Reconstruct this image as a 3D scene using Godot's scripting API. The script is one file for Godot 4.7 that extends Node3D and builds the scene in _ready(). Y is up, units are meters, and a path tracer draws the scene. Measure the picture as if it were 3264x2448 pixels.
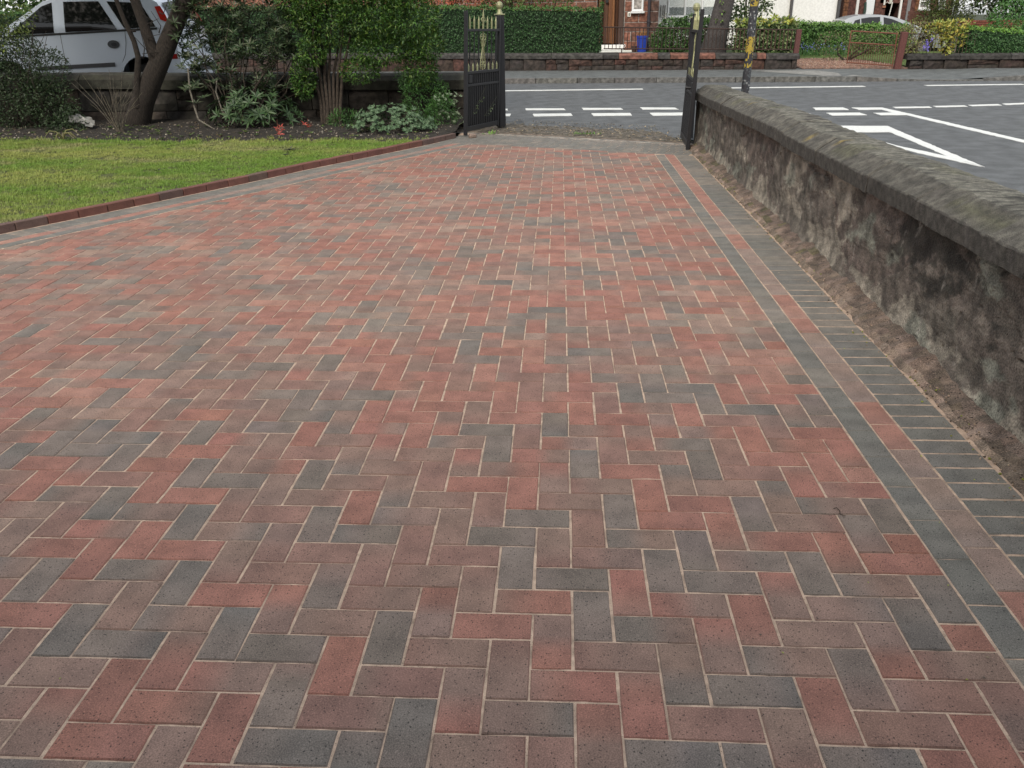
extends Node3D
# A block-paved drive running to an open iron gate, a lane and the houses across the road. x right, y up, -z along the drive; metres.

# ---------------------------------------------------------------- mesh builder
class MB:
	var v := PackedVector3Array()
	var n := PackedVector3Array()
	var c := PackedColorArray()
	func tri(a: Vector3, b: Vector3, d: Vector3, col: Color, na := Vector3.ZERO, nb := Vector3.ZERO, nd := Vector3.ZERO) -> void:
		# a, b, d run counterclockwise seen from outside; Godot wants clockwise
		var f := (b - a).cross(d - a)
		if f.length_squared() < 1e-16: return
		f = f.normalized()
		v.append(a); v.append(d); v.append(b)
		if na == Vector3.ZERO:
			n.append(f); n.append(f); n.append(f)
		else:
			n.append(na); n.append(nd); n.append(nb)
		c.append(col); c.append(col); c.append(col)
	func tri3(a: Vector3, b: Vector3, d: Vector3, ca: Color, cb: Color, cd: Color, na: Vector3, nb: Vector3, nd: Vector3) -> void:
		v.append(a); v.append(d); v.append(b)
		n.append(na); n.append(nd); n.append(nb)
		c.append(ca); c.append(cd); c.append(cb)
	func quad(a: Vector3, b: Vector3, d: Vector3, e: Vector3, col: Color) -> void:
		tri(a, b, d, col); tri(a, d, e, col)
	func quad2(a: Vector3, b: Vector3, d: Vector3, e: Vector3, ca: Color, cb: Color, cd: Color, ce: Color) -> void:
		var f := (b - a).cross(d - a).normalized()
		tri3(a, b, d, ca, cb, cd, f, f, f); tri3(a, d, e, ca, cd, ce, f, f, f)
	# a box with chamfered edges; b is its basis
	func box(o: Vector3, s: Vector3, col: Color, bev := 0.0, b := Basis.IDENTITY) -> void:
		var h := s * 0.5
		if bev <= 0.0:
			for ax in 3:
				for sg in [-1.0, 1.0]:
					var u := Vector3.ZERO; var w := Vector3.ZERO; var f := Vector3.ZERO
					u[(ax + 1) % 3] = h[(ax + 1) % 3]; w[(ax + 2) % 3] = h[(ax + 2) % 3]; f[ax] = h[ax] * sg
					if sg < 0: u = -u
					quad(o + b * (f - u - w), o + b * (f + u - w), o + b * (f + u + w), o + b * (f - u + w), col)
			return
		var P := {}
		for sx in [-1, 1]:
			for sy in [-1, 1]:
				for sz in [-1, 1]:
					var k := Vector3(sx, sy, sz)
					for ax in 3:
						var q := h - Vector3.ONE * bev
						q[ax] = h[ax]
						P[[sx, sy, sz, ax]] = o + b * (q * k)
		for ax in 3:
			var a1 := (ax + 1) % 3; var a2 := (ax + 2) % 3
			for sg in [-1, 1]:
				var ids := []
				for pr in [[-1, -1], [1, -1], [1, 1], [-1, 1]]:
					var k := [0, 0, 0]; k[ax] = sg; k[a1] = pr[0] * sg; k[a2] = pr[1]
					ids.append(P[[k[0], k[1], k[2], ax]])
				quad(ids[0], ids[1], ids[2], ids[3], col)
			for s1 in [-1, 1]:
				for s2 in [-1, 1]:
					var k0 := [0, 0, 0]; k0[ax] = -1; k0[a1] = s1; k0[a2] = s2
					var k1 := k0.duplicate(); k1[ax] = 1
					var A: Vector3 = P[[k0[0], k0[1], k0[2], a1]]; var B: Vector3 = P[[k1[0], k1[1], k1[2], a1]]
					var C: Vector3 = P[[k1[0], k1[1], k1[2], a2]]; var D: Vector3 = P[[k0[0], k0[1], k0[2], a2]]
					if (D - A).cross(C - A).dot(A + C - o - o) > 0: quad(A, D, C, B, col)
					else: quad(A, B, C, D, col)
		for sx in [-1, 1]:
			for sy in [-1, 1]:
				for sz in [-1, 1]:
					var A: Vector3 = P[[sx, sy, sz, 0]]; var B: Vector3 = P[[sx, sy, sz, 1]]; var C: Vector3 = P[[sx, sy, sz, 2]]
					if sx * sy * sz > 0: tri(A, B, C, col)
					else: tri(A, C, B, col)
	# a bent tube through pts with a radius at each
	func tube(pts: Array, rad: Array, sides: int, col: Color, caps := true) -> void:
		var rings := []
		var up := Vector3(0.13, 0.2, 1).normalized()
		for i in pts.size():
			var t: Vector3 = (pts[mini(i + 1, pts.size() - 1)] - pts[maxi(i - 1, 0)]).normalized()
			if absf(t.dot(up)) > 0.95: up = Vector3(1, 0.1, 0.2).normalized()
			var s := t.cross(up).normalized(); up = s.cross(t).normalized()
			var ring := []
			for k in sides:
				var a := TAU * k / sides
				ring.append(s * cos(a) + up * sin(a))
			rings.append(ring)
		for i in pts.size() - 1:
			for k in sides:
				var k2 := (k + 1) % sides
				var n0: Vector3 = rings[i][k]; var n1: Vector3 = rings[i][k2]; var m0: Vector3 = rings[i + 1][k]; var m1: Vector3 = rings[i + 1][k2]
				var a: Vector3 = pts[i] + n0 * rad[i]; var b: Vector3 = pts[i] + n1 * rad[i]
				var d: Vector3 = pts[i + 1] + m1 * rad[i + 1]; var e: Vector3 = pts[i + 1] + m0 * rad[i + 1]
				tri(b, a, d, col, n1, n0, m1); tri(d, a, e, col, m1, n0, m0)
		if caps:
			for q in [[0, -1.0], [pts.size() - 1, 1.0]]:
				var i: int = q[0]
				for k in sides:
					var a: Vector3 = pts[i] + rings[i][k] * rad[i]; var b: Vector3 = pts[i] + rings[i][(k + 1) % sides] * rad[i]
					if q[1] < 0: tri(pts[i], a, b, col)
					else: tri(pts[i], b, a, col)
	# a turned shape: prof holds (radius, height)
	func lathe(o: Vector3, prof: Array, sides: int, col: Color) -> void:
		for i in prof.size() - 1:
			var p: Vector2 = prof[i]; var q: Vector2 = prof[i + 1]
			var sl := Vector2(q.y - p.y, p.x - q.x).normalized()
			for k in sides:
				var a0 := TAU * k / sides; var a1 := TAU * (k + 1) / sides
				var d0 := Vector3(cos(a0), 0, -sin(a0)); var d1 := Vector3(cos(a1), 0, -sin(a1))
				var n0 := d0 * sl.x + Vector3(0, sl.y, 0); var n1 := d1 * sl.x + Vector3(0, sl.y, 0)
				tri(o + d0 * p.x + Vector3(0, p.y, 0), o + d1 * p.x + Vector3(0, p.y, 0), o + d1 * q.x + Vector3(0, q.y, 0), col, n0, n1, n1)
				tri(o + d0 * p.x + Vector3(0, p.y, 0), o + d1 * q.x + Vector3(0, q.y, 0), o + d0 * q.x + Vector3(0, q.y, 0), col, n0, n1, n0)
	# a folded leaf from p along d
	func leaf(p: Vector3, d: Vector3, up: Vector3, l: float, w: float, col: Color, droop := 0.15) -> void:
		var s := d.cross(up).normalized()
		var u := s.cross(d).normalized()
		var m := p + d * l * 0.45 - u * w * 0.12
		var tip := p + d * l - u * l * droop
		var L := p + d * l * 0.42 + s * w * 0.5 + u * w * 0.1; var R := p + d * l * 0.42 - s * w * 0.5 + u * w * 0.1
		tri(p, m, L, col); tri(m, tip, L, col); tri(p, R, m, col); tri(m, R, tip, col)
	func blade(p: Vector3, d: Vector3, up: Vector3, l: float, w: float, col: Color) -> void:
		var s := d.cross(up).normalized() * w * 0.5
		tri(p + d * l * 0.35 - s, p + d * l * 0.35 + s, p + d * l, col); tri(p, p + d * l * 0.35 + s, p + d * l * 0.35 - s, col)
	# an upright prism over polygon p (x, z), from y0 to y1, top edges chamfered where that works
	func prism(p: PackedVector2Array, y0: float, y1: float, bev: float, col: Color, side := Color(-1, 0, 0)) -> void:
		var sc := col if side.r < 0 else side
		if Geometry2D.is_polygon_clockwise(p): p.reverse()
		var q := PackedVector2Array()
		if bev > 0:
			var r := Geometry2D.offset_polygon(p, -bev)
			if r.size() == 1 and r[0].size() == p.size(): q = r[0]
		var top := p
		if q.size() == p.size() and q.size() > 2:
			var sh := 0; var best := 1e9
			for k in q.size():
				var e := p[0].distance_to(q[k])
				if e < best: best = e; sh = k
			if Geometry2D.is_polygon_clockwise(q) != Geometry2D.is_polygon_clockwise(p):
				q.reverse(); sh = q.size() - 1 - sh
			top = PackedVector2Array()
			for k in p.size(): top.append(q[(k + sh) % q.size()])
		var m := p.size()
		var yb := y1 - (bev if top != p else 0.0)
		for k in m:
			var a := p[k]; var b := p[(k + 1) % m]; var a2 := top[k]; var b2 := top[(k + 1) % m]
			quad(Vector3(a.x, y0, a.y), Vector3(a.x, yb, a.y), Vector3(b.x, yb, b.y), Vector3(b.x, y0, b.y), sc)
			if top != p: quad(Vector3(a.x, yb, a.y), Vector3(a2.x, y1, a2.y), Vector3(b2.x, y1, b2.y), Vector3(b.x, yb, b.y), col)
		var ids := Geometry2D.triangulate_polygon(top)
		for k in range(0, ids.size(), 3):
			var A := Vector3(top[ids[k]].x, y1, top[ids[k]].y); var B := Vector3(top[ids[k + 1]].x, y1, top[ids[k + 1]].y); var C := Vector3(top[ids[k + 2]].x, y1, top[ids[k + 2]].y)
			if (B - A).cross(C - A).y > 0: tri(A, B, C, col)
			else: tri(A, C, B, col)
	func mesh(off := Vector3.ZERO) -> ArrayMesh:
		if off != Vector3.ZERO:
			for i in v.size(): v[i] -= off
		var arr := []; arr.resize(Mesh.ARRAY_MAX)
		arr[Mesh.ARRAY_VERTEX] = v; arr[Mesh.ARRAY_NORMAL] = n; arr[Mesh.ARRAY_COLOR] = c
		var m := ArrayMesh.new(); m.add_surface_from_arrays(Mesh.PRIMITIVE_TRIANGLES, arr)
		return m

# ---------------------------------------------------------------- names, labels
var used := {}
var M := {}
var rng := RandomNumberGenerator.new()
var nz := FastNoiseLite.new()
var nf := FastNoiseLite.new()

func numbered(called: String, parent: Node) -> String:
	var k := str(parent.get_instance_id()) + called
	used[k] = used.get(k, 0) + 1
	return called if used[k] == 1 else "%s_%03d" % [called, used[k] - 1]

func tag(o: Node, label := "", category := "", group := "", kind := "") -> Node:
	if label: o.set_meta("label", label)
	if category: o.set_meta("category", category)
	if group: o.set_meta("group", group)
	if kind: o.set_meta("kind", kind)
	return o

func thing(called: String, label: String, category: String, at := Vector3.ZERO, turn := 0.0, group := "") -> Node3D:
	var o := Node3D.new(); o.name = numbered(called, self); add_child(o)
	o.position = at; o.rotation.y = turn
	tag(o, label, category, group)
	return o

func where(p: Node) -> Vector3:
	var s := Vector3.ZERO
	while p != self:
		s += p.position; p = p.get_parent()
	return s

# commits a builder as one named mesh. Vertices are in world space unless local is set
func obj(called: String, mb: MB, m: Material, parent: Node = null, local := false, at := Vector3.ZERO) -> MeshInstance3D:
	var par: Node = parent if parent else self
	var o := MeshInstance3D.new()
	o.name = numbered(called, par)
	var off := Vector3.ZERO
	if not local:
		off = where(par) + at
	o.mesh = mb.mesh(off)
	o.mesh.surface_set_material(0, m)
	o.position = at
	par.add_child(o)
	return o

func inst(called: String, mesh: Mesh, xf: Transform3D, parent: Node) -> MeshInstance3D:
	var o := MeshInstance3D.new(); o.name = numbered(called, parent); o.mesh = mesh
	o.transform = xf; parent.add_child(o)
	return o

func struct(called: String, mb: MB, m: Material) -> MeshInstance3D:
	var o := obj(called, mb, m); o.set_meta("kind", "structure"); return o

func dup(root: Node3D, at: Vector3, turn: float, label: String, group := "") -> Node3D:
	var r: Node3D = root.duplicate(); r.name = numbered(String(root.name).trim_suffix("_001"), self); add_child(r)
	r.position = at; r.rotation.y = turn
	tag(r, label, "", group)
	return r

func lin(r: float, g: float, b: float) -> Color: return Color(r, g, b)
func vary(c: Color, amt: float) -> Color:
	var k := 1.0 + rng.randf_range(-amt, amt)
	return Color(c.r * k * (1 + rng.randf_range(-amt, amt) * 0.25), c.g * k, c.b * k * (1 + rng.randf_range(-amt, amt) * 0.25))
func rv() -> Vector3:
	var z := rng.randf_range(-1, 1); var a := rng.randf() * TAU; var r := sqrt(1 - z * z)
	return Vector3(r * cos(a), z, r * sin(a))

# ---------------------------------------------------------------- textures and materials
func grain(size: int, sd: int, f_coarse: float, a_coarse: float, f_fine: float, a_fine: float, base: float, light: int, dark: int, lmax := 2, tint := Color(1, 1, 1)) -> Image:
	var g := FastNoiseLite.new(); g.seed = sd; g.noise_type = FastNoiseLite.TYPE_SIMPLEX_SMOOTH; g.frequency = f_coarse; g.fractal_octaves = 4
	var h := FastNoiseLite.new(); h.seed = sd + 7; h.noise_type = FastNoiseLite.TYPE_SIMPLEX; h.frequency = f_fine; h.fractal_octaves = 2
	var A := g.get_seamless_image(size, size).get_data(); var B := h.get_seamless_image(size, size).get_data()
	var out := PackedByteArray(); out.resize(size * size)
	for i in size * size:
		var x := base + (A[i] - 128) * a_coarse / 128.0 + (B[i] - 128) * a_fine / 128.0
		out[i] = int(clampf(x, 0, 1) * 255)
	var r := RandomNumberGenerator.new(); r.seed = sd
	for k in light + dark:
		var cx := r.randi() % size; var cy := r.randi() % size; var rad := r.randi_range(0, lmax)
		var val := int(255 * clampf((base * r.randf_range(1.12, 1.6)) if k < light else base * r.randf_range(0.3, 0.75), 0, 1))
		for dy in range(-rad, rad + 1):
			for dx in range(-rad, rad + 1):
				if dx * dx + dy * dy <= rad * rad + 0.5:
					out[((cy + dy + size) % size) * size + (cx + dx + size) % size] = val
	return Image.create_from_data(size, size, false, Image.FORMAT_L8, out)

func tex(im: Image) -> ImageTexture:
	return ImageTexture.create_from_image(im)

func bump(im: Image, k: float) -> ImageTexture:
	var b: Image = im.duplicate(); b.convert(Image.FORMAT_RGBA8); b.bump_map_to_normal_map(k)
	return ImageTexture.create_from_image(b)

func mat(rough: float, im: Texture2D = null, scale := Vector3.ONE, nm: Texture2D = null, nk := 1.0, spec := 0.5) -> StandardMaterial3D:
	var m := StandardMaterial3D.new()
	m.vertex_color_use_as_albedo = true; m.roughness = rough; m.metallic_specular = spec
	m.uv1_triplanar = true; m.uv1_world_triplanar = true; m.uv1_scale = scale; m.uv1_triplanar_sharpness = 4.0
	if im: m.albedo_texture = im
	if nm: m.normal_enabled = true; m.normal_texture = nm; m.normal_scale = nk
	return m

func materials() -> void:
	var blk := grain(1024, 3, 0.006, 0.10, 0.16, 0.16, 0.86, 7000, 4200, 2)
	M.block = mat(0.82, tex(blk), Vector3.ONE * 1.15, bump(blk, 2.0), 0.45)
	var snd := grain(512, 5, 0.02, 0.10, 0.3, 0.16, 0.86, 1500, 1500, 1)
	M.sand = mat(0.95, tex(snd), Vector3.ONE * 3.0, bump(snd, 3.0), 0.7)
	var asp := grain(1024, 9, 0.004, 0.13, 0.2, 0.2, 0.8, 9000, 7000, 1)
	M.asphalt = mat(0.85, tex(asp), Vector3.ONE * 0.7, bump(asp, 3.0), 0.6)
	M.paint = mat(0.6, tex(grain(512, 13, 0.02, 0.05, 0.25, 0.06, 0.93, 50, 300, 1)), Vector3.ONE * 1.4)
	var so := grain(512, 15, 0.012, 0.25, 0.2, 0.28, 0.75, 900, 1500, 2)
	M.soil = mat(0.97, tex(so), Vector3.ONE * 1.3, bump(so, 6.0), 1.0)
	var st := grain(1024, 19, 0.008, 0.26, 0.09, 0.15, 0.76, 1200, 2400, 2)
	M.stone = mat(0.92, tex(st), Vector3.ONE * 0.8, bump(st, 6.0), 0.8)
	var li := grain(1024, 23, 0.014, 0.24, 0.16, 0.26, 0.74, 5000, 5000, 2)
	M.lichen = mat(0.95, tex(li), Vector3.ONE * 1.3, bump(li, 7.0), 1.0)
	var bk := grain(512, 27, 0.03, 0.3, 0.12, 0.25, 0.72, 200, 900, 2)
	M.bark = mat(0.95, tex(bk), Vector3(4.2, 0.9, 4.2), bump(bk, 8.0), 1.0)
	M.wood = mat(0.6, tex(grain(512, 29, 0.03, 0.22, 0.1, 0.12, 0.8, 100, 500, 1)), Vector3(5, 0.35, 5))
	M.fine = mat(0.7, tex(grain(512, 31, 0.01, 0.08, 0.2, 0.08, 0.9, 100, 500, 1)), Vector3.ONE * 1.5)
	var rs := grain(512, 33, 0.02, 0.2, 0.2, 0.2, 0.8, 500, 800, 2)
	M.rust = mat(0.85, tex(rs), Vector3.ONE * 4.0, bump(rs, 3.0), 0.6)
	M.iron = mat(0.5, tex(grain(512, 35, 0.02, 0.12, 0.2, 0.14, 0.86, 800, 300, 1)), Vector3.ONE * 4.0)
	M.gilt = mat(0.42, tex(grain(512, 37, 0.03, 0.14, 0.2, 0.12, 0.86, 100, 700, 1)), Vector3.ONE * 5.0)
	M.gilt.metallic = 0.35
	var rd := grain(512, 39, 0.02, 0.05, 0.2, 0.07, 0.92, 0, 100, 1)
	M.render = mat(0.9, tex(rd), Vector3.ONE * 0.9, bump(rd, 2.0), 0.4)
	M.white = mat(0.45)
	M.slate = mat(0.75, tex(st), Vector3.ONE * 1.1, bump(st, 3.0), 0.5)
	M.leaf = mat(0.55); M.leaf.backlight_enabled = true; M.leaf.backlight = Color(0.28, 0.36, 0.10); M.leaf.cull_mode = BaseMaterial3D.CULL_DISABLED
	M.gloss = mat(0.55); M.gloss.backlight_enabled = true; M.gloss.backlight = Color(0.12, 0.18, 0.05); M.gloss.cull_mode = BaseMaterial3D.CULL_DISABLED
	M.petal = mat(0.6); M.petal.cull_mode = BaseMaterial3D.CULL_DISABLED
	M.grass = mat(0.65); M.grass.backlight_enabled = true; M.grass.backlight = Color(0.35, 0.42, 0.12); M.grass.cull_mode = BaseMaterial3D.CULL_DISABLED
	M.car = mat(0.38); M.car.metallic = 0.15; M.car.clearcoat_enabled = true; M.car.clearcoat = 0.5; M.car.clearcoat_roughness = 0.08
	M.glass = mat(0.04); M.glass.metallic_specular = 0.5
	M.plastic = mat(0.55)
	M.lens = mat(0.12)
	M.tyre = mat(0.85)
	M.alloy = mat(0.35); M.alloy.metallic = 0.8

# ---------------------------------------------------------------- the paved drive
const UX := 0.1025
const UZ := 0.1012
const EYE := Vector3(0.058, 1.418, 1.967)
var kerb_line := [Vector2(-5.95, 3.8), Vector2(-5.75, 1.6), Vector2(-5.4, -0.4), Vector2(-4.9, -2.1), Vector2(-4.47, -3.2), Vector2(-4.09, -4.0), Vector2(-3.71, -4.67), Vector2(-3.31, -5.42), Vector2(-2.95, -6.08), Vector2(-2.56, -6.88), Vector2(-2.1, -7.7), Vector2(-1.63, -8.56), Vector2(-1.24, -9.36)]

func shift(line: Array, d: float) -> Array:   # the line moved d to its right (towards the drive)
	var out := []
	for i in line.size():
		var t: Vector2 = (line[mini(i + 1, line.size() - 1)] - line[maxi(i - 1, 0)]).normalized()
		out.append(line[i] + Vector2(-t.y, t.x) * d)
	return out

func walk(line: Array, step: float, first := 0.0) -> Array:   # [point, direction] every step along a line
	var out := []; var acc := -first
	for i in line.size() - 1:
		var a: Vector2 = line[i]; var b: Vector2 = line[i + 1]; var l := a.distance_to(b); var t := (b - a) / l
		while acc <= l:
			if acc >= 0: out.append([a + t * acc, t])
			acc += step
		acc -= l
	return out

func rect(o: Vector2, dx: Vector2, dz: Vector2) -> PackedVector2Array:
	return PackedVector2Array([o - dx - dz, o + dx - dz, o + dx + dz, o - dx + dz])

var blocks := []   # {o, t (direction of the long side), l, w, v (variant), poly}
func block_mesh(l: float, w: float, ca: Color, cb: Color, k: float) -> MB:
	# l along x, w along z, top at y = 0; two tones run together along the block
	var m := MB.new()
	var hx := l / 2; var hz := w / 2; var b := 0.0032; var y0 := -0.03
	var c0 := ca; var c1 := ca.lerp(cb, k); var c2 := cb
	var xs := [-hx + b, -hx * 0.2, hx * 0.35, hx - b]; var cs := [c0, c0, c1, c2]
	for i in 3:
		m.quad2(Vector3(xs[i], 0, hz - b), Vector3(xs[i + 1], 0, hz - b), Vector3(xs[i + 1], 0, -hz + b), Vector3(xs[i], 0, -hz + b), cs[i], cs[i + 1], cs[i + 1], cs[i])
	var T := [Vector3(-hx + b, 0, hz - b), Vector3(hx - b, 0, hz - b), Vector3(hx - b, 0, -hz + b), Vector3(-hx + b, 0, -hz + b)]
	var E := [Vector3(-hx, -b, hz), Vector3(hx, -b, hz), Vector3(hx, -b, -hz), Vector3(-hx, -b, -hz)]
	var cc := [c0, c2, c2, c0]
	for i in 4:
		var j := (i + 1) % 4
		m.quad2(E[i], E[j], T[j], T[i], cc[i], cc[j], cc[j], cc[i])
		var d := Vector3(0, y0 + b, 0)
		m.quad2(E[i] + d, E[j] + d, E[j], E[i], cc[i], cc[j], cc[j], cc[i])
	return m

var variants := []   # [colour a, colour b, blend]
func make_variants() -> void:
	var red := lin(0.325, 0.148, 0.112); var ora := lin(0.36, 0.165, 0.122); var bro := lin(0.262, 0.168, 0.134); var gry := lin(0.218, 0.172, 0.145); var char_ := lin(0.178, 0.152, 0.136); var mau := lin(0.282, 0.158, 0.124)
	var sets := [[red, red], [red, ora], [red, bro], [ora, red], [bro, red], [red, mau], [mau, bro], [bro, bro], [bro, gry], [mau, mau], [bro, mau], [gry, bro], [gry, gry], [gry, char_], [mau, gry], [char_, gry]]
	for s in sets:
		for k in 5: variants.append([vary(s[0], 0.10), vary(s[1], 0.10), rng.randf_range(0.15, 0.85)])
	for k in 4: variants.append([vary(lin(0.185, 0.175, 0.156), 0.06), vary(lin(0.205, 0.19, 0.17), 0.06), 0.5])    # 80..83 border charcoal
	for k in 4: variants.append([vary(lin(0.37, 0.183, 0.14), 0.05), vary(lin(0.345, 0.185, 0.147), 0.06), 0.5])   # 84..87 border red
	for k in 4: variants.append([vary(lin(0.315, 0.222, 0.182), 0.06), vary(lin(0.29, 0.222, 0.19), 0.06), 0.5])   # 88..91 border brown

# the mix of tones in the nearest rows, as laid: row, first column, then one letter for every second column
# R red, O orange red, M red brown, B brown, G grey, C charcoal, X grey running into red
const NEAR_ROWS := {-6: [-16, "M.GMGBMMMRBMRR"], -5: [-19, "MRMRGBMBRRBRBBR"], -4: [-16, "BCOMMRMMMGRGBG"], -3: [-17, "MMBCMGBBGMRRBG"], -2: [-16, "BXRBMCMGBBGRRR"], -1: [-15, "RROMMMMGMGGGR"],
	0: [-14, "GGCMGMMGRGXBC"], 1: [-13, "MBRMBMRGMRBC"], 2: [-14, "RCBCBGOMGMBXR"], 3: [-13, "MCXGRBMBBBGM"], 4: [-12, "BRMGMMRRCRMM"], 5: [-11, "MRRMCBMMMMR"], 6: [-10, "RBCCMMCCCR"]}
const TONES := {"R": [0, 1, 5], "O": [3, 1], "M": [9, 6, 4, 10], "B": [7, 8, 10], "G": [11, 12], "C": [13, 15], "X": [2, 4]}

func field_variant(i: int, j: int) -> int:
	if NEAR_ROWS.has(j):
		var row: Array = NEAR_ROWS[j]
		var n: int = (i - row[0]) / 2
		if n >= 0 and n < row[1].length() and row[1][n] != ".":
			var set_: Array = TONES[row[1][n]]
			return set_[rng.randi() % set_.size()] * 5 + rng.randi() % 5
	var t := nz.get_noise_2d(i * 9.0, j * 6.5) * 0.9 + nf.get_noise_2d(i * 31.0 + 400, j * 29.0) * 0.55 + rng.randf_range(-0.42, 0.42)
	var tone := "R" if t > 0.22 else "M" if t > -0.10 else "B" if t > -0.30 else "G" if t > -0.62 else "C"
	if rng.randf() < 0.07: tone = "X"
	elif rng.randf() < 0.04: tone = "O"
	var pick: Array = TONES[tone]
	return pick[rng.randi() % pick.size()] * 5 + rng.randi() % 5

func add_block(o: Vector2, t: Vector2, l: float, w: float, v: int, clip: Array) -> void:
	var a := t * l / 2; var b := Vector2(-t.y, t.x) * w / 2
	var p := rect(o, a, b)
	for cpoly in clip:
		var r := Geometry2D.intersect_polygons(p, cpoly)
		if r.is_empty(): return
		var best = r[0]
		for q in r:
			if area(q) > area(best): best = q
		p = best
	var full := absf(area(p) - l * w) < l * w * 0.003
	if area(p) < 0.0004: return
	var c := o
	if not full:
		c = Vector2.ZERO
		for q in p: c += q
		c /= p.size()
	blocks.append({"o": c, "t": t, "l": l, "w": w, "v": v, "poly": null if full else p})

func area(p: PackedVector2Array) -> float:
	var s := 0.0
	for k in p.size(): s += p[k].cross(p[(k + 1) % p.size()])
	return absf(s) * 0.5

func lay_drive() -> void:
	make_variants()
	var B1a := Vector2(-1.5, -8.92); var B1b := Vector2(1.6, -7.62)     # red field ends here
	var B2a := Vector2(-1.6, -9.95); var B2b := Vector2(1.75, -8.42)    # the last course of the band
	var inner := shift(kerb_line, 0.455)
	var hp := PackedVector2Array()
	hp.append(Vector2(1.1265, 3.6)); hp.append(Vector2(1.1265, -10.5)); hp.append(Vector2(-0.6, -10.5))
	for k in range(inner.size() - 1, -1, -1): hp.append(inner[k])
	var before := PackedVector2Array([B1a, B1b, Vector2(9, -7), Vector2(9, 5), Vector2(-9, 5), Vector2(-9, -12)])
	for j in range(-95, 36):
		for i in range(-62, 12):
			var k := posmod(i + j, 4)
			if k == 0 or k == 2:
				var o := Vector2((i + 1) * UX, (j + 0.5) * UZ) if k == 0 else Vector2((i + 0.5) * UX, (j + 1) * UZ)
				if o.x < -6.2: continue
				o += Vector2(rng.randf_range(-0.0014, 0.0014), rng.randf_range(-0.0010, 0.0010))
				var t := (Vector2(1, 0) if k == 0 else Vector2(0, 1)).rotated(rng.randf_range(-0.007, 0.007))
				var l := UX * 2 - 0.0052 if k == 0 else UZ * 2 - 0.0030
				var w := UZ - 0.0030 if k == 0 else UX - 0.0052
				if rng.randf() < 0.5: t = -t
				add_block(o, t, l, w, field_variant(i, j), [hp, before])
	# right border: charcoal stretchers, red and brown stretchers, charcoal soldiers against the wall
	var z := 3.55
	var cls := 84
	while z > -8.05:
		var y1 := z - 0.1015
		if y1 < -7.8: break
		add_block(Vector2(1.1802, z - 0.1), Vector2(0, 1), 0.1985, 0.0975, 80 + rng.randi() % 4, [before])
		cls = 84 if z < -4.4 else 88 if z < -2.3 else 84 if z < -1.7 else 88 if z < -1.05 else 84 if z < -0.5 else 88 if z < 0.3 else 84
		if z < -3.5 and z > -3.72: cls = 84
		add_block(Vector2(1.2835, z - 0.16), Vector2(0, 1), 0.1985, 0.0985, cls + rng.randi() % 4, [before])
		z -= 0.2015
	z = 3.55
	while z > -7.75:
		add_block(Vector2(1.4375, z - 0.05), Vector2(1, 0).rotated(rng.randf_range(-0.006, 0.006)), 0.1985, 0.0945, 80 + rng.randi() % 4, [before])
		z -= 0.1015
	# left border along the kerb
	for q in walk(shift(kerb_line, 0.125), 0.1015): add_block(q[0], Vector2(-q[1].y, q[1].x), 0.1985, 0.0975, 80 + rng.randi() % 4, [before])
	for q in walk(shift(kerb_line, 0.282), 0.2025): add_block(q[0], q[1], 0.199, 0.0985, (84 if rng.randf() < 0.45 else 88) + rng.randi() % 4, [before])
	for q in walk(shift(kerb_line, 0.386), 0.2025, 0.1): add_block(q[0], q[1], 0.199, 0.0985, 80 + rng.randi() % 4, [before])
	# charcoal band before the gate: one course of stretchers, then soldiers
	var u := (B1b - B1a).normalized(); var w2 := Vector2(u.y, -u.x)
	var band := PackedVector2Array([B1a + w2 * 0.003, B1b + w2 * 0.003, B2b, B2a])
	var side := PackedVector2Array([Vector2(-1.22, -12), Vector2(1.56, -12), Vector2(1.56, 0), Vector2(-1.55, 0), Vector2(-1.55, -8.65)])
	for k in 16: add_block(B1a + u * (0.1 + k * 0.2025) + w2 * 0.054, u, 0.199, 0.0985, 80 + rng.randi() % 4, [band, side])
	for row in 5:
		for k in 35: add_block(B1a + u * (0.02 + (row % 2) * 0.05 + k * 0.1025) + w2 * (0.207 + row * 0.203), w2, 0.199, 0.096, 80 + rng.randi() % 4, [band, side])

	# bedding sand that fills the joints to just under the chamfers
	var bed := MB.new()
	var sandc := lin(0.62, 0.455, 0.345)
	var out := PackedVector2Array([Vector2(1.64, 3.7), Vector2(1.64, -8.5), B2a + Vector2(0.3, 0.1)])
	for k in range(kerb_line.size() - 1, -1, -1): out.append(kerb_line[k] + Vector2(-0.02, 0))
	var bx0 := -6.0; var bz0 := -10.2; var cs := 0.03; var BN := int(7.68 / cs); var BM := int(13.9 / cs)
	var lo_ := PackedVector2Array(out)
	if Geometry2D.is_polygon_clockwise(lo_): lo_.reverse()
	for i in BN:
		for j in BM:
			var mid := Vector2(bx0 + (i + 0.5) * cs, bz0 + (j + 0.5) * cs)
			if not Geometry2D.is_point_in_polygon(mid, lo_): continue
			var q := []; var cq := []
			for e in [[i, j + 1], [i + 1, j + 1], [i + 1, j], [i, j]]:
				var x: float = bx0 + e[0] * cs; var zq: float = bz0 + e[1] * cs
				var h := nf.get_noise_2d(x * 300, zq * 300)
				var full := -0.0033 if x < 1.33 or zq < -3.0 else -0.0024   # the joints by the wall are brimful
				q.append(Vector3(x, full + 0.0004 + 0.0013 * h - 0.0012 * maxf(0.0, nz.get_noise_2d(x * 110, zq * 110)), zq))
				cq.append(sandc.lerp(lin(0.30, 0.225, 0.17), clampf(0.15 - h * 0.9, 0.0, 0.7)))
			bed.quad2(q[0], q[1], q[2], q[3], cq[0], cq[1], cq[2], cq[3])
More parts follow.
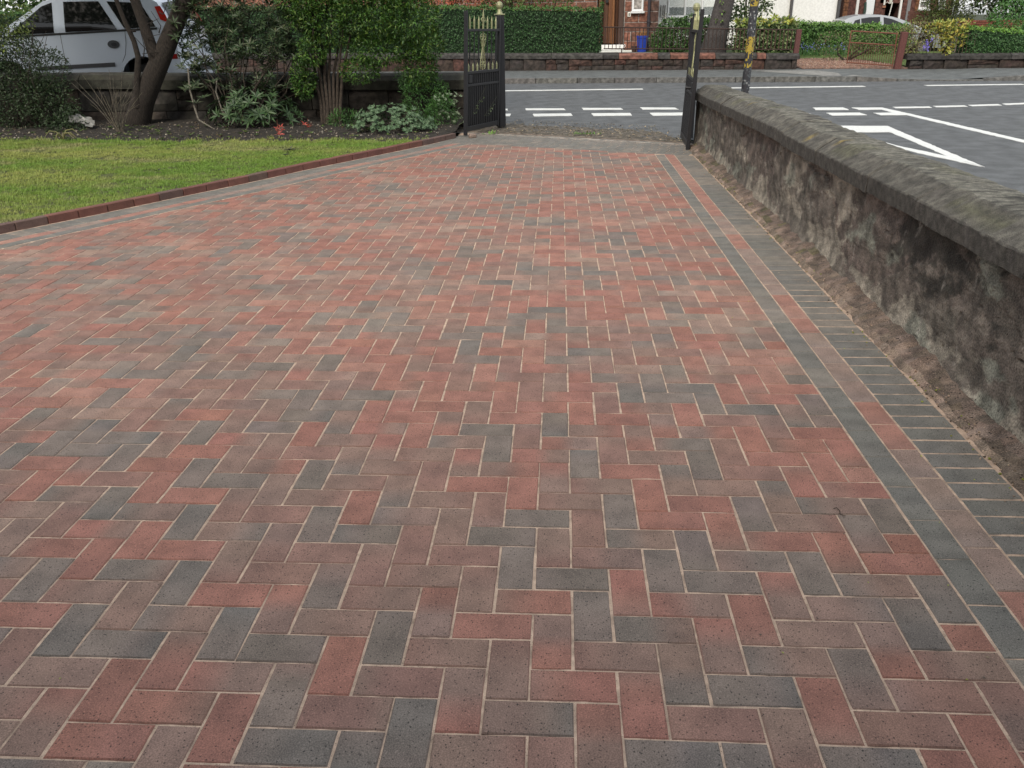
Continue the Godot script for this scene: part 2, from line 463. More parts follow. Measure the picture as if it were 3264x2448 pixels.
	var root := thing("driveway", "block paved driveway in red, brown and charcoal herringbone running to the gate", "driveway")
	tag(root, "", "", "", "structure")
	obj("jointing_sand", bed, M.sand, root)
	# the blocks that show largest are parts of their own, the rest one part
	var fw := Vector3(sin(-0.0586) * cos(0.4102), -sin(0.4102), -cos(-0.0586) * cos(0.4102)).normalized()
	var rt := Vector3(cos(-0.0586), 0, sin(-0.0586))
	for b in blocks:
		var d := Vector3(b.o.x, 0, b.o.y) - EYE
		var f := d.dot(fw); var x := d.dot(rt) / maxf(f, 0.01); var y := d.dot(rt.cross(fw)) / maxf(f, 0.01)
		b.s = 0.0
		if f > 0.3 and absf(x) < 0.63 and absf(y) < 0.475: b.s = (area(b.poly) if b.poly else b.l * b.w) / pow(d.length(), 3)
	blocks.sort_custom(func(a, b): return a.s > b.s if a.s != b.s else (a.o.y > b.o.y if a.o.y != b.o.y else a.o.x > b.o.x))
	var shared := {}
	var rest := MB.new()
	for n in blocks.size():
		var b = blocks[n]; var vv = variants[b.v].duplicate()
		# jointing sand left lying on the blocks in patches
		var dust := clampf((nz.get_noise_2d(b.o.x * 40 + 60, b.o.y * 75) + 0.5 * nf.get_noise_2d(b.o.x * 130, b.o.y * 150) - 0.12) * 0.7, 0.0, 0.18)
		if n >= 300:
			for q in 2: vv[q] = vv[q].lerp(sandc, dust * rng.randf_range(0.6, 1.0))
		var ang := atan2(-b.t.y, b.t.x)
		var y := rng.randf_range(-0.0012, 0.0009)
		var xf := Transform3D(Basis.from_euler(Vector3(rng.randf_range(-0.006, 0.006), ang, rng.randf_range(-0.004, 0.004))), Vector3(b.o.x, y, b.o.y))
		if b.poly == null:
			if n < 300:
				var key := "%d %.4f %.4f" % [b.v, b.l, b.w]
				if not shared.has(key):
					shared[key] = block_mesh(b.l, b.w, vv[0], vv[1], vv[2]).mesh()
					shared[key].surface_set_material(0, M.block)
				inst("brick", shared[key], xf, root)
			else:
				var t := block_mesh(b.l, b.w, vv[0], vv[1], vv[2])
				for i in t.v.size():
					rest.v.append(xf * t.v[i]); rest.n.append(xf.basis * t.n[i]); rest.c.append(t.c[i])
		else:
			var t := rest if n >= 300 else MB.new()
			t.prism(b.poly, -0.03, y, 0.0035, vv[0].lerp(vv[1], 0.5))
			if n < 300: obj("brick", t, M.block, root)
	tag(obj("bricks", rest, M.block, root), "", "", "", "stuff")

	# kerb of red blocks set on edge along the lawn
	var kb := thing("lawn_kerb", "low kerb of red and brown blocks on edge curving along the lawn", "kerb", Vector3(-2.6, 0, -6.9))
	for q in walk(shift(kerb_line, -0.035), 0.2545, 0.05):
		var m := MB.new()
		var c := vary(lin(0.20, 0.083, 0.064) if rng.randf() < 0.72 else lin(0.155, 0.095, 0.08), 0.09)
		m.box(Vector3(q[0].x, 0.012 + rng.randf_range(-0.002, 0.002), q[0].y), Vector3(0.25, 0.1, 0.066), c, 0.006, Basis(Vector3.UP, atan2(-q[1].y, q[1].x) + rng.randf_range(-0.008, 0.008)))
		obj("kerb_block", m, M.block, kb)

# ---------------------------------------------------------------- ground, roads, lawn, bed
const SOIL_Y := 0.045
func sheet(called: String, poly: PackedVector2Array, y: float, col: Color, m: Material, kind := "structure") -> MeshInstance3D:
	var b := MB.new(); b.prism(poly, y - 0.05, y, 0.0, col)
	return struct(called, b, m)

func far_z(x: float) -> float: return -22.3 + 0.1 * x        # face of the wall across the road
func kerb_z(x: float) -> float: return -19.17 + 0.065 * x    # face of the kerb across the road
func bed_y(x: float, z: float) -> float:
	return SOIL_Y + clampf((-8.7 - z) * 0.045, 0.0, 0.09) + 0.02 * nf.get_noise_2d(x * 60, z * 60)

func lawn_end(x: float) -> float:
	return -8.62 + 0.28 * smoothstep(-4.0, -7.5, x) * -1.0 + 0.12 * nf.get_noise_1d(x * 40) + 0.05 * nf.get_noise_1d(x * 160 + 50)

func kerb_x(z: float) -> float:
	for i in kerb_line.size() - 1:
		var a: Vector2 = kerb_line[i]; var b: Vector2 = kerb_line[i + 1]
		if z <= a.y and z >= b.y: return lerpf(a.x, b.x, (a.y - z) / (a.y - b.y))
	return kerb_line[0].x if z > 0 else kerb_line[-1].x

func ground() -> void:
	var g := MB.new()
	g.quad(Vector3(-400, -0.12, 300), Vector3(400, -0.12, 300), Vector3(400, -0.12, -500), Vector3(-400, -0.12, -500), lin(0.06, 0.075, 0.035))
	struct("ground", g, M.soil)
	var road := lin(0.135, 0.145, 0.15)
	# main road and the lane that joins it from the right as one sheet of asphalt
	sheet("road", PackedVector2Array([Vector2(-80, kerb_z(-80)), Vector2(-80, -13.2), Vector2(-9, -12.4), Vector2(-1.6, -11.6), Vector2(-1.3, -10.5), Vector2(1.7, -9.1), Vector2(1.9, -8.7), Vector2(1.98, 40), Vector2(9.2, 40), Vector2(9.2, -8.2), Vector2(10.5, -12.6), Vector2(14, -14.0), Vector2(80, -11), Vector2(80, kerb_z(80))]), -0.012, road, M.asphalt)
	# a greyer strip by the drive: worn asphalt with soil trodden in, then the concrete sill
	var sill := MB.new()
	var N := 24
	for k in N:
		var t0 := float(k) / N; var t1 := float(k + 1) / N
		var a := Vector2(-1.62, -9.97).lerp(Vector2(1.78, -8.44), t0); var b := Vector2(-1.62, -9.97).lerp(Vector2(1.78, -8.44), t1)
		var da := Vector2(-0.42, -0.91) * (0.20 + 0.05 * nf.get_noise_1d(k * 30)); var db := Vector2(-0.42, -0.91) * (0.20 + 0.05 * nf.get_noise_1d((k + 1) * 30))
		sill.quad(Vector3(a.x, -0.004, a.y), Vector3(b.x, -0.004, b.y), Vector3(b.x + db.x, -0.006, b.y + db.y), Vector3(a.x + da.x, -0.006, a.y + da.y), vary(lin(0.36, 0.33, 0.29), 0.08))
	struct("concrete_sill", sill, M.stone)
	# soil and grit washed over the edge of the asphalt
	var dirt := MB.new()
	var W := 60; var D := 22
	var P := []; var C := []
	for i in W + 1:
		for k in D + 1:
			var s := float(i) / W; var t := float(k) / D
			var o := Vector2(-1.35, -10.05).lerp(Vector2(1.72, -8.62), s) + Vector2(-0.42, -0.91).lerp(Vector2(0, -1), t * 0.6) * (t * (1.75 + 0.35 * nf.get_noise_1d(i * 22)) - 0.05)
			var e := nf.get_noise_2d(o.x * 60, o.y * 60) * 0.5 + 0.5 * nf.get_noise_2d(o.x * 230 + 90, o.y * 230)
			var edge := minf(t, 1.0 - t) * 3.0
			P.append(Vector3(o.x, -0.016 + clampf(edge, 0, 1) * (0.007 + 0.009 * e), o.y))
			C.append(lin(0.145, 0.125, 0.10).lerp(lin(0.26, 0.22, 0.175), clampf(0.4 + 0.9 * nf.get_noise_2d(o.x * 110 + 30, o.y * 260), 0, 1)).lerp(lin(0.45, 0.33, 0.25), clampf(0.75 - t * 4.0 + 0.5 * e, 0, 1)))
	for i in W:
		for k in D:
			var q := [i * (D + 1) + k, (i + 1) * (D + 1) + k, (i + 1) * (D + 1) + k + 1, i * (D + 1) + k + 1]
			dirt.quad2(P[q[0]], P[q[1]], P[q[2]], P[q[3]], C[q[0]], C[q[1]], C[q[2]], C[q[3]])
	struct("dirt", dirt, M.soil)
	var lit := MB.new()
	for k in 1500:
		var s := rng.randf(); var t := pow(rng.randf(), 1.1)
		var o := Vector2(-1.3, -10.1).lerp(Vector2(1.7, -8.7), s) + Vector2(-0.15, -0.98) * (t * 1.75)
		var cl := nf.get_noise_2d(o.x * 90 + 700, o.y * 200)
		if cl < -0.1 and rng.randf() < 0.75: continue
		var c: Color = [lin(0.06, 0.05, 0.035), lin(0.11, 0.085, 0.05), lin(0.22, 0.17, 0.10), lin(0.09, 0.085, 0.06), lin(0.33, 0.26, 0.17)][rng.randi() % 5]
		var d := Vector3(rng.randf_range(-1, 1), rng.randf_range(-0.1, 0.35), rng.randf_range(-1, 1)).normalized()
		lit.leaf(Vector3(o.x, 0.004, o.y), d, (Vector3.UP + rv() * 0.5).normalized(), rng.randf_range(0.015, 0.05), rng.randf_range(0.008, 0.022), vary(c, 0.25))
	tag(obj("leaf_litter", lit, M.leaf), "brown leaf litter and twigs washed up beyond the gate", "leaf litter", "", "stuff")
	# pavement across the road, its kerb stones, the dropped kerb
	var pv := MB.new()
	var pc := lin(0.155, 0.165, 0.165)
	var xs := [-60.0, -12.0, 0.0, 6.55, 8.3, 9.0, 10.4, 16.0, 60.0]; var ys := [0.10, 0.10, 0.10, 0.10, 0.012, 0.012, 0.10, 0.10, 0.10]
	for k in xs.size() - 1:
		pv.quad(Vector3(xs[k], ys[k], kerb_z(xs[k]) - 0.13), Vector3(xs[k + 1], ys[k + 1], kerb_z(xs[k + 1]) - 0.13), Vector3(xs[k + 1], 0.105, far_z(xs[k + 1]) - 0.5), Vector3(xs[k], 0.105, far_z(xs[k]) - 0.5), pc)
	struct("pavement", pv, M.asphalt)
	var pale := MB.new()
	pale.quad(Vector3(6.1, 0.106, -19.02), Vector3(7.0, 0.094, -18.98), Vector3(6.55, 0.109, -21.0), Vector3(4.9, 0.109, -21.3), lin(0.34, 0.33, 0.31))
	struct("pavement_patch", pale, M.asphalt)
	var kr := thing("road_kerb", "grey stone kerb along the pavement across the road, dropped at a driveway", "kerb", Vector3(0, 0, -19.2))
	var x := -12.6
	while x < 17.5:
		var l := 0.92 + rng.randf_range(-0.06, 0.06)
		var y0 := 0.104; var y1 := 0.104
		if x + l > 6.6 and x < 8.2: y0 = lerpf(0.104, 0.016, clampf((x - 6.6) / 1.6, 0, 1)); y1 = lerpf(0.104, 0.016, clampf((x + l - 6.6) / 1.6, 0, 1))
		elif x + l > 8.2 and x < 9.2: y0 = 0.016; y1 = 0.016
		elif x < 10.4 and x >= 9.2: y0 = lerpf(0.016, 0.104, clampf((x - 9.2) / 1.2, 0, 1)); y1 = lerpf(0.016, 0.104, clampf((x + l - 9.2) / 1.2, 0, 1))
		var m := MB.new()
		var c := vary(lin(0.19, 0.185, 0.175), 0.1)
		var a := x + 0.012; var b := x + l
		var f0 := Vector3(a, -0.1, kerb_z(a)); var f1 := Vector3(b, -0.1, kerb_z(b))
		var t0 := Vector3(a, y0, kerb_z(a) - 0.012); var t1 := Vector3(b, y1, kerb_z(b) - 0.012)
		var k0 := Vector3(a, y0, kerb_z(a) - 0.135); var k1 := Vector3(b, y1, kerb_z(b) - 0.135)
		m.quad(f0, f1, t1, t0, c); m.quad(t0, t1, k1, k0, c.lightened(0.06))
		m.quad(f0, t0, k0, Vector3(a, -0.1, kerb_z(a) - 0.135), c); m.quad(f1, Vector3(b, -0.1, kerb_z(b) - 0.135), k1, t1, c)
		obj("kerb_stone", m, M.stone, kr)
		x += l + 0.004
	markings()

func line_poly(p: Array, called: String, label: String, group := "") -> void:
	var b := MB.new(); var w := lin(0.72, 0.73, 0.71)
	var q := PackedVector2Array()
	for k in p.size():   # thermoplastic edges are a little ragged
		var a: Vector2 = p[k]; var e: Vector2 = p[(k + 1) % p.size()]
		var n := maxi(1, int(a.distance_to(e) / 0.07))
		for s in n: q.append(a.lerp(e, float(s) / n) + Vector2(rng.randf_range(-0.009, 0.009), rng.randf_range(-0.012, 0.012)))
	b.prism(q, -0.0125, -0.007, 0.0, w)
	var o := obj(called, b, M.paint)
	o.set_meta("kind", "structure")
	if label: o.set_meta("label", label)
	if group: o.set_meta("group", group)

func markings() -> void:
	var V := func(x: float, z: float) -> Vector2: return Vector2(x, z)
	for k in 7:
		var x := [-1.5, -0.53, 0.44, 1.43, 2.4, 3.33, 4.25][k] as float
		var wl := 0.66 if k < 3 else 0.58
		line_poly([V.call(x, -13.2), V.call(x + wl, -13.16 + 0.02 * k), V.call(x + wl + 0.02, -12.92 + 0.03 * k), V.call(x + 0.02, -12.94 + 0.03 * k)] if k < 6 else [V.call(4.25, -12.91), V.call(4.74, -12.87), V.call(4.72, -12.5), V.call(4.2, -12.52)], "give_way_dash", "", "give way dashes across the mouth of the lane")
	for k in 6:
		var x := [-1.36, -0.37, 0.57, 1.5, 2.45, 3.33][k] as float
		line_poly([V.call(x, -12.3), V.call(x + 0.62, -12.34 + 0.02 * k), V.call(x + 0.63, -12.0 + 0.03 * k), V.call(x + 0.02, -11.96 + 0.03 * k)], "give_way_dash", "", "give way dashes across the mouth of the lane")
	line_poly([V.call(4.24, -12.06), V.call(4.74, -12.06), V.call(4.75, -11.7), V.call(4.21, -11.69)], "give_way_dash", "", "give way dashes across the mouth of the lane")
	line_poly([V.call(4.87, -12.85), V.call(5.34, -12.81), V.call(5.45, -11.6), V.call(5.56, -10.0), V.call(5.66, -8.6), V.call(5.75, -4.0), V.call(5.8, 2.0), V.call(5.69, 2.0), V.call(5.64, -4.0), V.call(5.53, -8.56), V.call(5.42, -10.0), V.call(5.31, -11.66), V.call(4.94, -11.68), V.call(4.94, -12.0), V.call(5.24, -12.02), V.call(5.22, -12.49), V.call(4.87, -12.5)], "lane_centre_line", "")
	var sd := [[5.55, -12.9, 6.14, -12.91], [6.24, -13.0, 6.76, -13.04], [6.85, -13.1, 7.38, -13.21], [7.47, -13.27, 8.0, -13.42], [8.1, -13.46, 8.6, -13.62], [8.72, -13.66, 9.25, -13.84]]
	for s in sd: line_poly([V.call(s[0], s[1]), V.call(s[2], s[3]), V.call(s[2] - 0.03, s[3] + 0.19), V.call(s[0] - 0.02, s[1] + 0.2)], "edge_dash", "", "edge dashes of the main road")
	# the hollow give way triangle: three bars
	line_poly([V.call(3.87, -10.39), V.call(4.56, -10.3), V.call(4.47, -7.9), V.call(4.3, -6.85), V.call(4.02, -7.9), V.call(3.8, -9.5), V.call(3.72, -10.3), V.call(3.87, -9.67), V.call(4.0, -8.4), V.call(4.23, -7.66), V.call(4.35, -9.65), V.call(3.87, -9.67), V.call(3.76, -10.39)].slice(0, 0) + [V.call(3.74, -10.4), V.call(4.56, -10.29), V.call(4.51, -9.63), V.call(3.78, -9.67)], "give_way_triangle_bar", "")
	line_poly([V.call(4.355, -9.622), V.call(4.507, -9.617), V.call(4.3, -6.85), V.call(4.235, -7.5)], "give_way_triangle_bar", "")
	line_poly([V.call(3.72, -9.655), V.call(3.87, -9.655), V.call(4.0, -8.4), V.call(4.225, -7.62), V.call(4.285, -6.86), V.call(4.02, -7.8), V.call(3.84, -8.8)], "give_way_triangle_bar", "")
	for s in [[-8.4, -3.4], [-1.75, 1.83], [3.66, 6.52], [7.82, 9.85], [11.2, 14.2]]:
		var a: float = s[0]; var b: float = s[1]
		var za := -17.24 - 0.03 * a; var zb := -17.24 - 0.03 * b
		line_poly([V.call(a, za), V.call(b, zb), V.call(b, zb + 0.2), V.call(a, za + 0.2)], "centre_line_dash", "", "long dashes along the middle of the main road")

func lawn() -> void:
	# garden soil under lawn and bed, one uneven sheet from the kerb to the wall
	var b := MB.new()
	var zs := []; var z := 3.8
	while z > -10.75: zs.append(z); z -= 0.12 if z < -7.5 else 0.3
	for k in zs.size() - 1:
		var z0: float = zs[k]; var z1: float = zs[k + 1]
		var N := 40
		for i in N:
			var f0 := pow(float(i) / N, 1.4); var f1 := pow(float(i + 1) / N, 1.4)
			var r0 := minf(kerb_x(z0) - 0.06, -1.0); var r1 := minf(kerb_x(z1) - 0.06, -1.0)
			var x00 := r0 - f0 * 12.0; var x01 := r0 - f1 * 12.0; var x10 := r1 - f0 * 12.0; var x11 := r1 - f1 * 12.0
			var C := func(x: float, zz: float) -> Color:
				return lin(0.05, 0.041, 0.033) if zz < lawn_end(x) else lin(0.13, 0.15, 0.04)
			b.quad2(Vector3(x01, bed_y(x01, z0), z0), Vector3(x00, bed_y(x00, z0), z0), Vector3(x10, bed_y(x10, z1), z1), Vector3(x11, bed_y(x11, z1), z1), C.call(x01, z0), C.call(x00, z0), C.call(x10, z1), C.call(x11, z1))
	struct("garden_soil", b, M.soil)
	# mown grass: tufts on the soil, one object
	var tuft := MB.new()
	for k in 8:
		var d := Vector3(rng.randf_range(-0.6, 0.6), 1, rng.randf_range(-0.6, 0.6)).normalized()
		var cc := rng.randf_range(0.75, 1.2)
		tuft.blade(Vector3(rng.randf_range(-0.02, 0.02), 0, rng.randf_range(-0.02, 0.02)), d, rv(), rng.randf_range(0.016, 0.036), 0.0045, Color(cc, cc, cc))
	var tm := tuft.mesh(); tm.surface_set_material(0, M.grass)
	var mm := MultiMesh.new(); mm.transform_format = MultiMesh.TRANSFORM_3D; mm.use_colors = true; mm.mesh = tm
	var xf := []; var cs := []
	var tries := 0
	while xf.size() < 90000 and tries < 420000:
		tries += 1
		var zz := rng.randf_range(-9.1, 1.5); var x := kerb_x(zz) - 0.05 - rng.randf() * 7.0
		if x < -10.5: continue
		var e := zz - lawn_end(x)
		if e < 0 and rng.randf() > exp(e * 14.0) * 0.8: continue
		var wear := nz.get_noise_2d(x * 26 + 900, zz * 40)
		var yel := nz.get_noise_2d(x * 14 + 200, zz * 34 - 300) + 0.45 * nf.get_noise_2d(x * 90, zz * 150)
		if wear > 0.3 and rng.randf() < 0.35: continue
		var c := lin(0.155, 0.265, 0.034).lerp(lin(0.32, 0.345, 0.09), clampf(0.42 + yel * 0.9, 0, 1)).lerp(lin(0.36, 0.32, 0.16), clampf((wear - 0.12) * 2.2 + rng.randf_range(-0.15, 0.1), 0, 0.75))
		cs.append(vary(c, 0.18))
		var s := rng.randf_range(0.7, 1.15)
		if zz - lawn_end(x) < 0.15: s *= rng.randf_range(0.9, 1.6)
		xf.append(Transform3D(Basis(Vector3.UP, rng.randf() * TAU).scaled(Vector3(s, s * rng.randf_range(0.7, 1.1), s)), Vector3(x, bed_y(x, zz) - 0.003, zz)))
	mm.instance_count = xf.size()
	for k in xf.size(): mm.set_instance_transform(k, xf[k]); mm.set_instance_color(k, cs[k])
	var o := MultiMeshInstance3D.new(); o.name = "grass"; o.multimesh = mm; add_child(o)
	tag(o, "short mown yellow green grass of the lawn left of the drive", "grass", "", "stuff")

# ---------------------------------------------------------------- walls near the drive
func cope_dy(z: float) -> float:
	return -0.055 * smoothstep(-4.5, -8.4, z) + 0.008 * smoothstep(-4.0, -1.0, z)

func drive_wall() -> void:
	var w := thing("boundary_wall", "old mortared stone wall with heavy coping along the right of the drive", "wall", Vector3(1.8, 0, -3))
	var m := MB.new()
	var zl := []; var zc := 3.6
	while zc > -8.45: zl.append(zc); zc -= 0.04 if zc > 0.3 else (0.0115 if zc > -3.2 else 0.017)
	zl.append(-8.45)
	var z0 := 3.6; var z1 := -8.45
	var NZ := zl.size() - 1; var NY := 52; var sy := 0.63 / NY
	var P := PackedVector3Array(); var C := PackedColorArray()
	var rd := FastNoiseLite.new(); rd.seed = 77; rd.frequency = 1.0; rd.fractal_type = FastNoiseLite.FRACTAL_RIDGED; rd.fractal_octaves = 3
	var ce := FastNoiseLite.new(); ce.seed = 78; ce.noise_type = FastNoiseLite.TYPE_CELLULAR; ce.frequency = 1.0; ce.cellular_return_type = FastNoiseLite.RETURN_CELL_VALUE
	var ed := FastNoiseLite.new(); ed.seed = 78; ed.noise_type = FastNoiseLite.TYPE_CELLULAR; ed.frequency = 1.0; ed.cellular_return_type = FastNoiseLite.RETURN_DISTANCE2_SUB
	var hf := FastNoiseLite.new(); hf.seed = 41; hf.noise_type = FastNoiseLite.TYPE_SIMPLEX; hf.frequency = 1.0; hf.fractal_octaves = 4; hf.fractal_gain = 0.6
	for i in NZ + 1:
		var zr: float = zl[i]; var z := zr * 0.5
		for k in NY + 1:
			var y := -0.05 + k * sy
			var big := nz.get_noise_2d(z * 95, y * 95); var b2 := nz.get_noise_2d(z * 95 + 1700, y * 95 + 400)
			var wz := z + 0.10 * big + 0.012 * hf.get_noise_2d(z * 9.0, y * 9.0); var wy := y + 0.08 * b2 + 0.012 * hf.get_noise_2d(z * 9.0 + 50, y * 9.0)
			var cell := ce.get_noise_2d(wz * 2.0, wy * 2.2); var rim := ed.get_noise_2d(wz * 2.0, wy * 2.2) + 1.0
			var cell2 := ce.get_noise_2d(wz * 6.5 + 30, wy * 5.0 + 7)
			var mid := hf.get_noise_2d(z * 7.0 + 71, y * 7.0); var fine := hf.get_noise_2d(z * 22.0, y * 22.0 + 300)
			var crack := rd.get_noise_2d(wz * 2.3 + 3, wy * 3.2)
			# smeared stones: each face sits at its own depth and lean, mortar dragged over most seams
			var lean := (wy - 0.28) * cell * 0.06 * smoothstep(0.0, 0.15, rim) + 0.016 * nz.get_noise_2d(z * 130 + 60, y * 110)
			var x := 1.684 + 0.010 * cell * smoothstep(0.0, 0.12, rim) + lean + 0.004 * mid + 0.0016 * fine
			if crack > 0.88: x += (crack - 0.88) * 0.10
			x -= 0.028 * smoothstep(0.15, -0.02, y)
			P.append(Vector3(x, y, zr))
			var c := lin(0.205, 0.178, 0.148).lerp(lin(0.20, 0.155, 0.132), clampf(0.5 + cell * 0.8, 0, 1)).lerp(lin(0.14, 0.125, 0.10), clampf(0.1 + cell2 * 0.45 + mid * 0.4 + b2 * 0.8, 0, 0.9))
			var pale := big * 1.25 + 0.25 * mid + 0.1 * cell2 + 0.22 * smoothstep(0.42, 0.05, y) * smoothstep(-5.0, -2.0, zr) + 0.16 * smoothstep(0.10, 0.0, rim)
			c = c.lerp(lin(0.42, 0.37, 0.30), smoothstep(0.24, 0.33, pale) * 0.85)
			var grn := b2 * 1.2 + 0.25 * mid + 0.2 * smoothstep(0.35, 0.0, y)
			c = c.lerp(lin(0.30, 0.31, 0.255), smoothstep(0.42, 0.56, grn) * 0.7)
			var blk := hf.get_noise_2d(wz * 3.1 + 140, wy * 3.6) * 0.55 + 0.25 * fine + 0.75 * exp(-pow((zr + 1.75) / 0.6, 2.0) - pow((y - 0.46) / 0.14, 2.0))
			c = c.lerp(lin(0.04, 0.037, 0.030), smoothstep(0.36, 0.52, blk) * 0.85)
			var run := hf.get_noise_2d(zr * 9.0 + 900, y * 1.5)
			c = c.lerp(lin(0.42, 0.385, 0.34), smoothstep(0.42, 0.55, run) * smoothstep(-0.1, 0.25, mid + fine * 0.5) * 0.5)
			if crack > 0.90: c = c.lerp(lin(0.05, 0.042, 0.035), 0.6)
			var kk := 1.06 + fine * 0.24 + 0.12 * hf.get_noise_2d(zr * 60.0, y * 60.0)
			C.append(Color(c.r * kk, c.g * kk, c.b * kk))
	for i in NZ:
		for k in NY:
			var a := i * (NY + 1) + k; var b := a + NY + 1
			m.quad2(P[b], P[a], P[a + 1], P[b + 1], C[b], C[a], C[a + 1], C[b + 1])
	# the side towards the lane and the end at the gate, plain
	var bc := lin(0.12, 0.10, 0.085)
	m.quad(Vector3(1.93, -0.1, z1), Vector3(1.93, -0.1, z0), Vector3(1.93, 0.58, z0), Vector3(1.93, 0.58, z1), bc)
	m.quad(Vector3(1.66, -0.1, z1), Vector3(1.66, 0.58, z1), Vector3(1.93, 0.58, z1), Vector3(1.93, -0.1, z1), bc)
	m.quad(Vector3(1.66, -0.1, z0), Vector3(1.93, -0.1, z0), Vector3(1.93, 0.58, z0), Vector3(1.66, 0.58, z0), bc)
	obj("wall_face", m, M.stone, w)
	# coping, stone by stone
	var J := [3.55, 2.45, 1.35, 0.3, -0.85, -1.81, -2.46, -3.4, -4.25, -5.25, -6.0, -6.7, -7.6, -8.5]
	var prof := [Vector2(1.70, 0.568), Vector2(1.622, 0.575), Vector2(1.62, 0.652), Vector2(1.625, 0.660), Vector2(1.675, 0.693), Vector2(1.726, 0.725), Vector2(1.738, 0.730), Vector2(1.80, 0.734), Vector2(1.87, 0.733), Vector2(1.955, 0.726), Vector2(1.972, 0.70), Vector2(1.975, 0.58), Vector2(1.93, 0.57)]
	for s in J.size() - 1:
		var a: float = J[s] - 0.006; var b: float = J[s + 1] + 0.006
		var n := int((a - b) / 0.018) + 2
		var st := MB.new()
		var Q := PackedVector3Array(); var K := PackedColorArray()
		var jx := rng.randf_range(-0.008, 0.008); var jy := rng.randf_range(-0.008, 0.008); var tone := rng.randf_range(0.85, 1.15)
		for i in n + 1:
			var z := lerpf(a, b, float(i) / n)
			for p in prof.size():
				var q: Vector2 = prof[p]
				var e := nf.get_noise_2d(z * 160 + p * 37, q.x * 400 + s * 50); var e2 := nz.get_noise_2d(z * 100, q.x * 300)
				var er := 0.003 if p < 6 else 0.0045
				var endr := 0.010 if (i == 0 or i == n) and p > 1 and p < 11 else 0.0
				Q.append(Vector3(q.x + jx + e * er + endr * (0.5 if q.x < 1.8 else -0.5), q.y + jy + cope_dy(z) + e2 * er * 1.6 + e * er - endr * 0.5, z))
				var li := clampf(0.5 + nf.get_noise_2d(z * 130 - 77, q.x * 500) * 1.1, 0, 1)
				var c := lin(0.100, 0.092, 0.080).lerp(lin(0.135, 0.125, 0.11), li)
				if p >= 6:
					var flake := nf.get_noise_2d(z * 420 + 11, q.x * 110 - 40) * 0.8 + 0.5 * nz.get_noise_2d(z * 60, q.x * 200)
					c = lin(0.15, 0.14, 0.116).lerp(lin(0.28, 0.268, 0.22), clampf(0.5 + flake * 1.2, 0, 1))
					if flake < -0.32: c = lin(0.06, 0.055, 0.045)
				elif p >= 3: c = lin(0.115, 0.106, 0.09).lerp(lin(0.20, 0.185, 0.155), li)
				if p >= 4 and nf.get_noise_2d(z * 70 + 600, q.x * 200) > 0.72: c = c.lerp(lin(0.42, 0.30, 0.06), 0.6)
				if p >= 4 and nz.get_noise_2d(z * 60 - 50, q.x * 90) > 0.38: c = c.lerp(lin(0.14, 0.14, 0.06), 0.4)
				K.append(c * tone)
		var W := prof.size()
		for i in n:
			for p in W - 1:
				var u := i * W + p; var v := u + W
				st.quad2(Q[v], Q[u], Q[u + 1], Q[v + 1], K[v], K[u], K[u + 1], K[v + 1])
		for e in [0, n]:
			for p in range(1, W - 1):
				if e == 0: st.tri(Q[0], Q[p + 1], Q[p], K[2])
				else: st.tri(Q[e * W], Q[e * W + p], Q[e * W + p + 1], K[2])
		obj("coping_stone", st, M.lichen, w)
	# haunch of sandy mortar and soil at the foot of the wall
	var hb := MB.new()
	var n := 300
	var R := []
	for i in n + 1:
		var z := lerpf(3.6, -8.3, float(i) / n)
		var o := 0.02 * nf.get_noise_1d(z * 60) + 0.02 * nf.get_noise_1d(z * 220)
		var h := 0.035 + 0.03 * nf.get_noise_1d(z * 45 + 99) + 0.012 * nf.get_noise_1d(z * 260)
		R.append([Vector3(1.545 + o * 0.5, -0.006, z), Vector3(1.578 + o, h * 0.55, z), Vector3(1.62 + o, h * (1.0 + 0.3 * nf.get_noise_1d(z * 330)), z), Vector3(1.70, h + 0.03, z)])
	for i in n:
		var z := lerpf(3.6, -8.3, float(i) / n)
		for k in 3:
			var c := [lin(0.37, 0.275, 0.215), lin(0.28, 0.205, 0.165), lin(0.23, 0.17, 0.138)][k] as Color
			var t := nf.get_noise_2d(z * 90, k * 60.0)
			c = c.lerp(lin(0.16, 0.125, 0.095), clampf(t * 1.5 + 0.1, 0, 0.8))
			if nz.get_noise_2d(z * 80, k * 40 + 500) > 0.3 and z < -2.5: c = c.lerp(lin(0.13, 0.125, 0.05), 0.6)
			hb.quad(R[i + 1][k], R[i][k], R[i][k + 1], R[i + 1][k + 1], vary(c, 0.12))
	tag(obj("mortar_haunch", hb, M.soil, w), "", "", "", "stuff")
	# crumbs of sand, moss and grit along its edge
	var cr := MB.new()
	for k in 1500:
		var z := rng.randf_range(2.5, -8.2); var x := 1.548 + absf(rng.randfn(0.0, 0.03)) * (1 if rng.randf() < 0.75 else -1)
		var s := rng.randf_range(0.002, 0.007)
		var c := [lin(0.42, 0.31, 0.23), lin(0.22, 0.17, 0.13), lin(0.10, 0.08, 0.06), lin(0.24, 0.26, 0.05)][0 if rng.randf() < 0.4 else (rng.randi() % 4)] as Color
		cr.box(Vector3(x, s * 0.3 + (0.02 if x > 1.57 else 0.0), z), Vector3(s, s * 0.7, s * rng.randf_range(0.7, 1.4)), vary(c, 0.2), 0.0, Basis(rv(), rng.randf() * 3))
	tag(obj("grit", cr, M.sand), "grit and moss crumbs along the edge of the paving by the wall", "grit", "", "stuff")

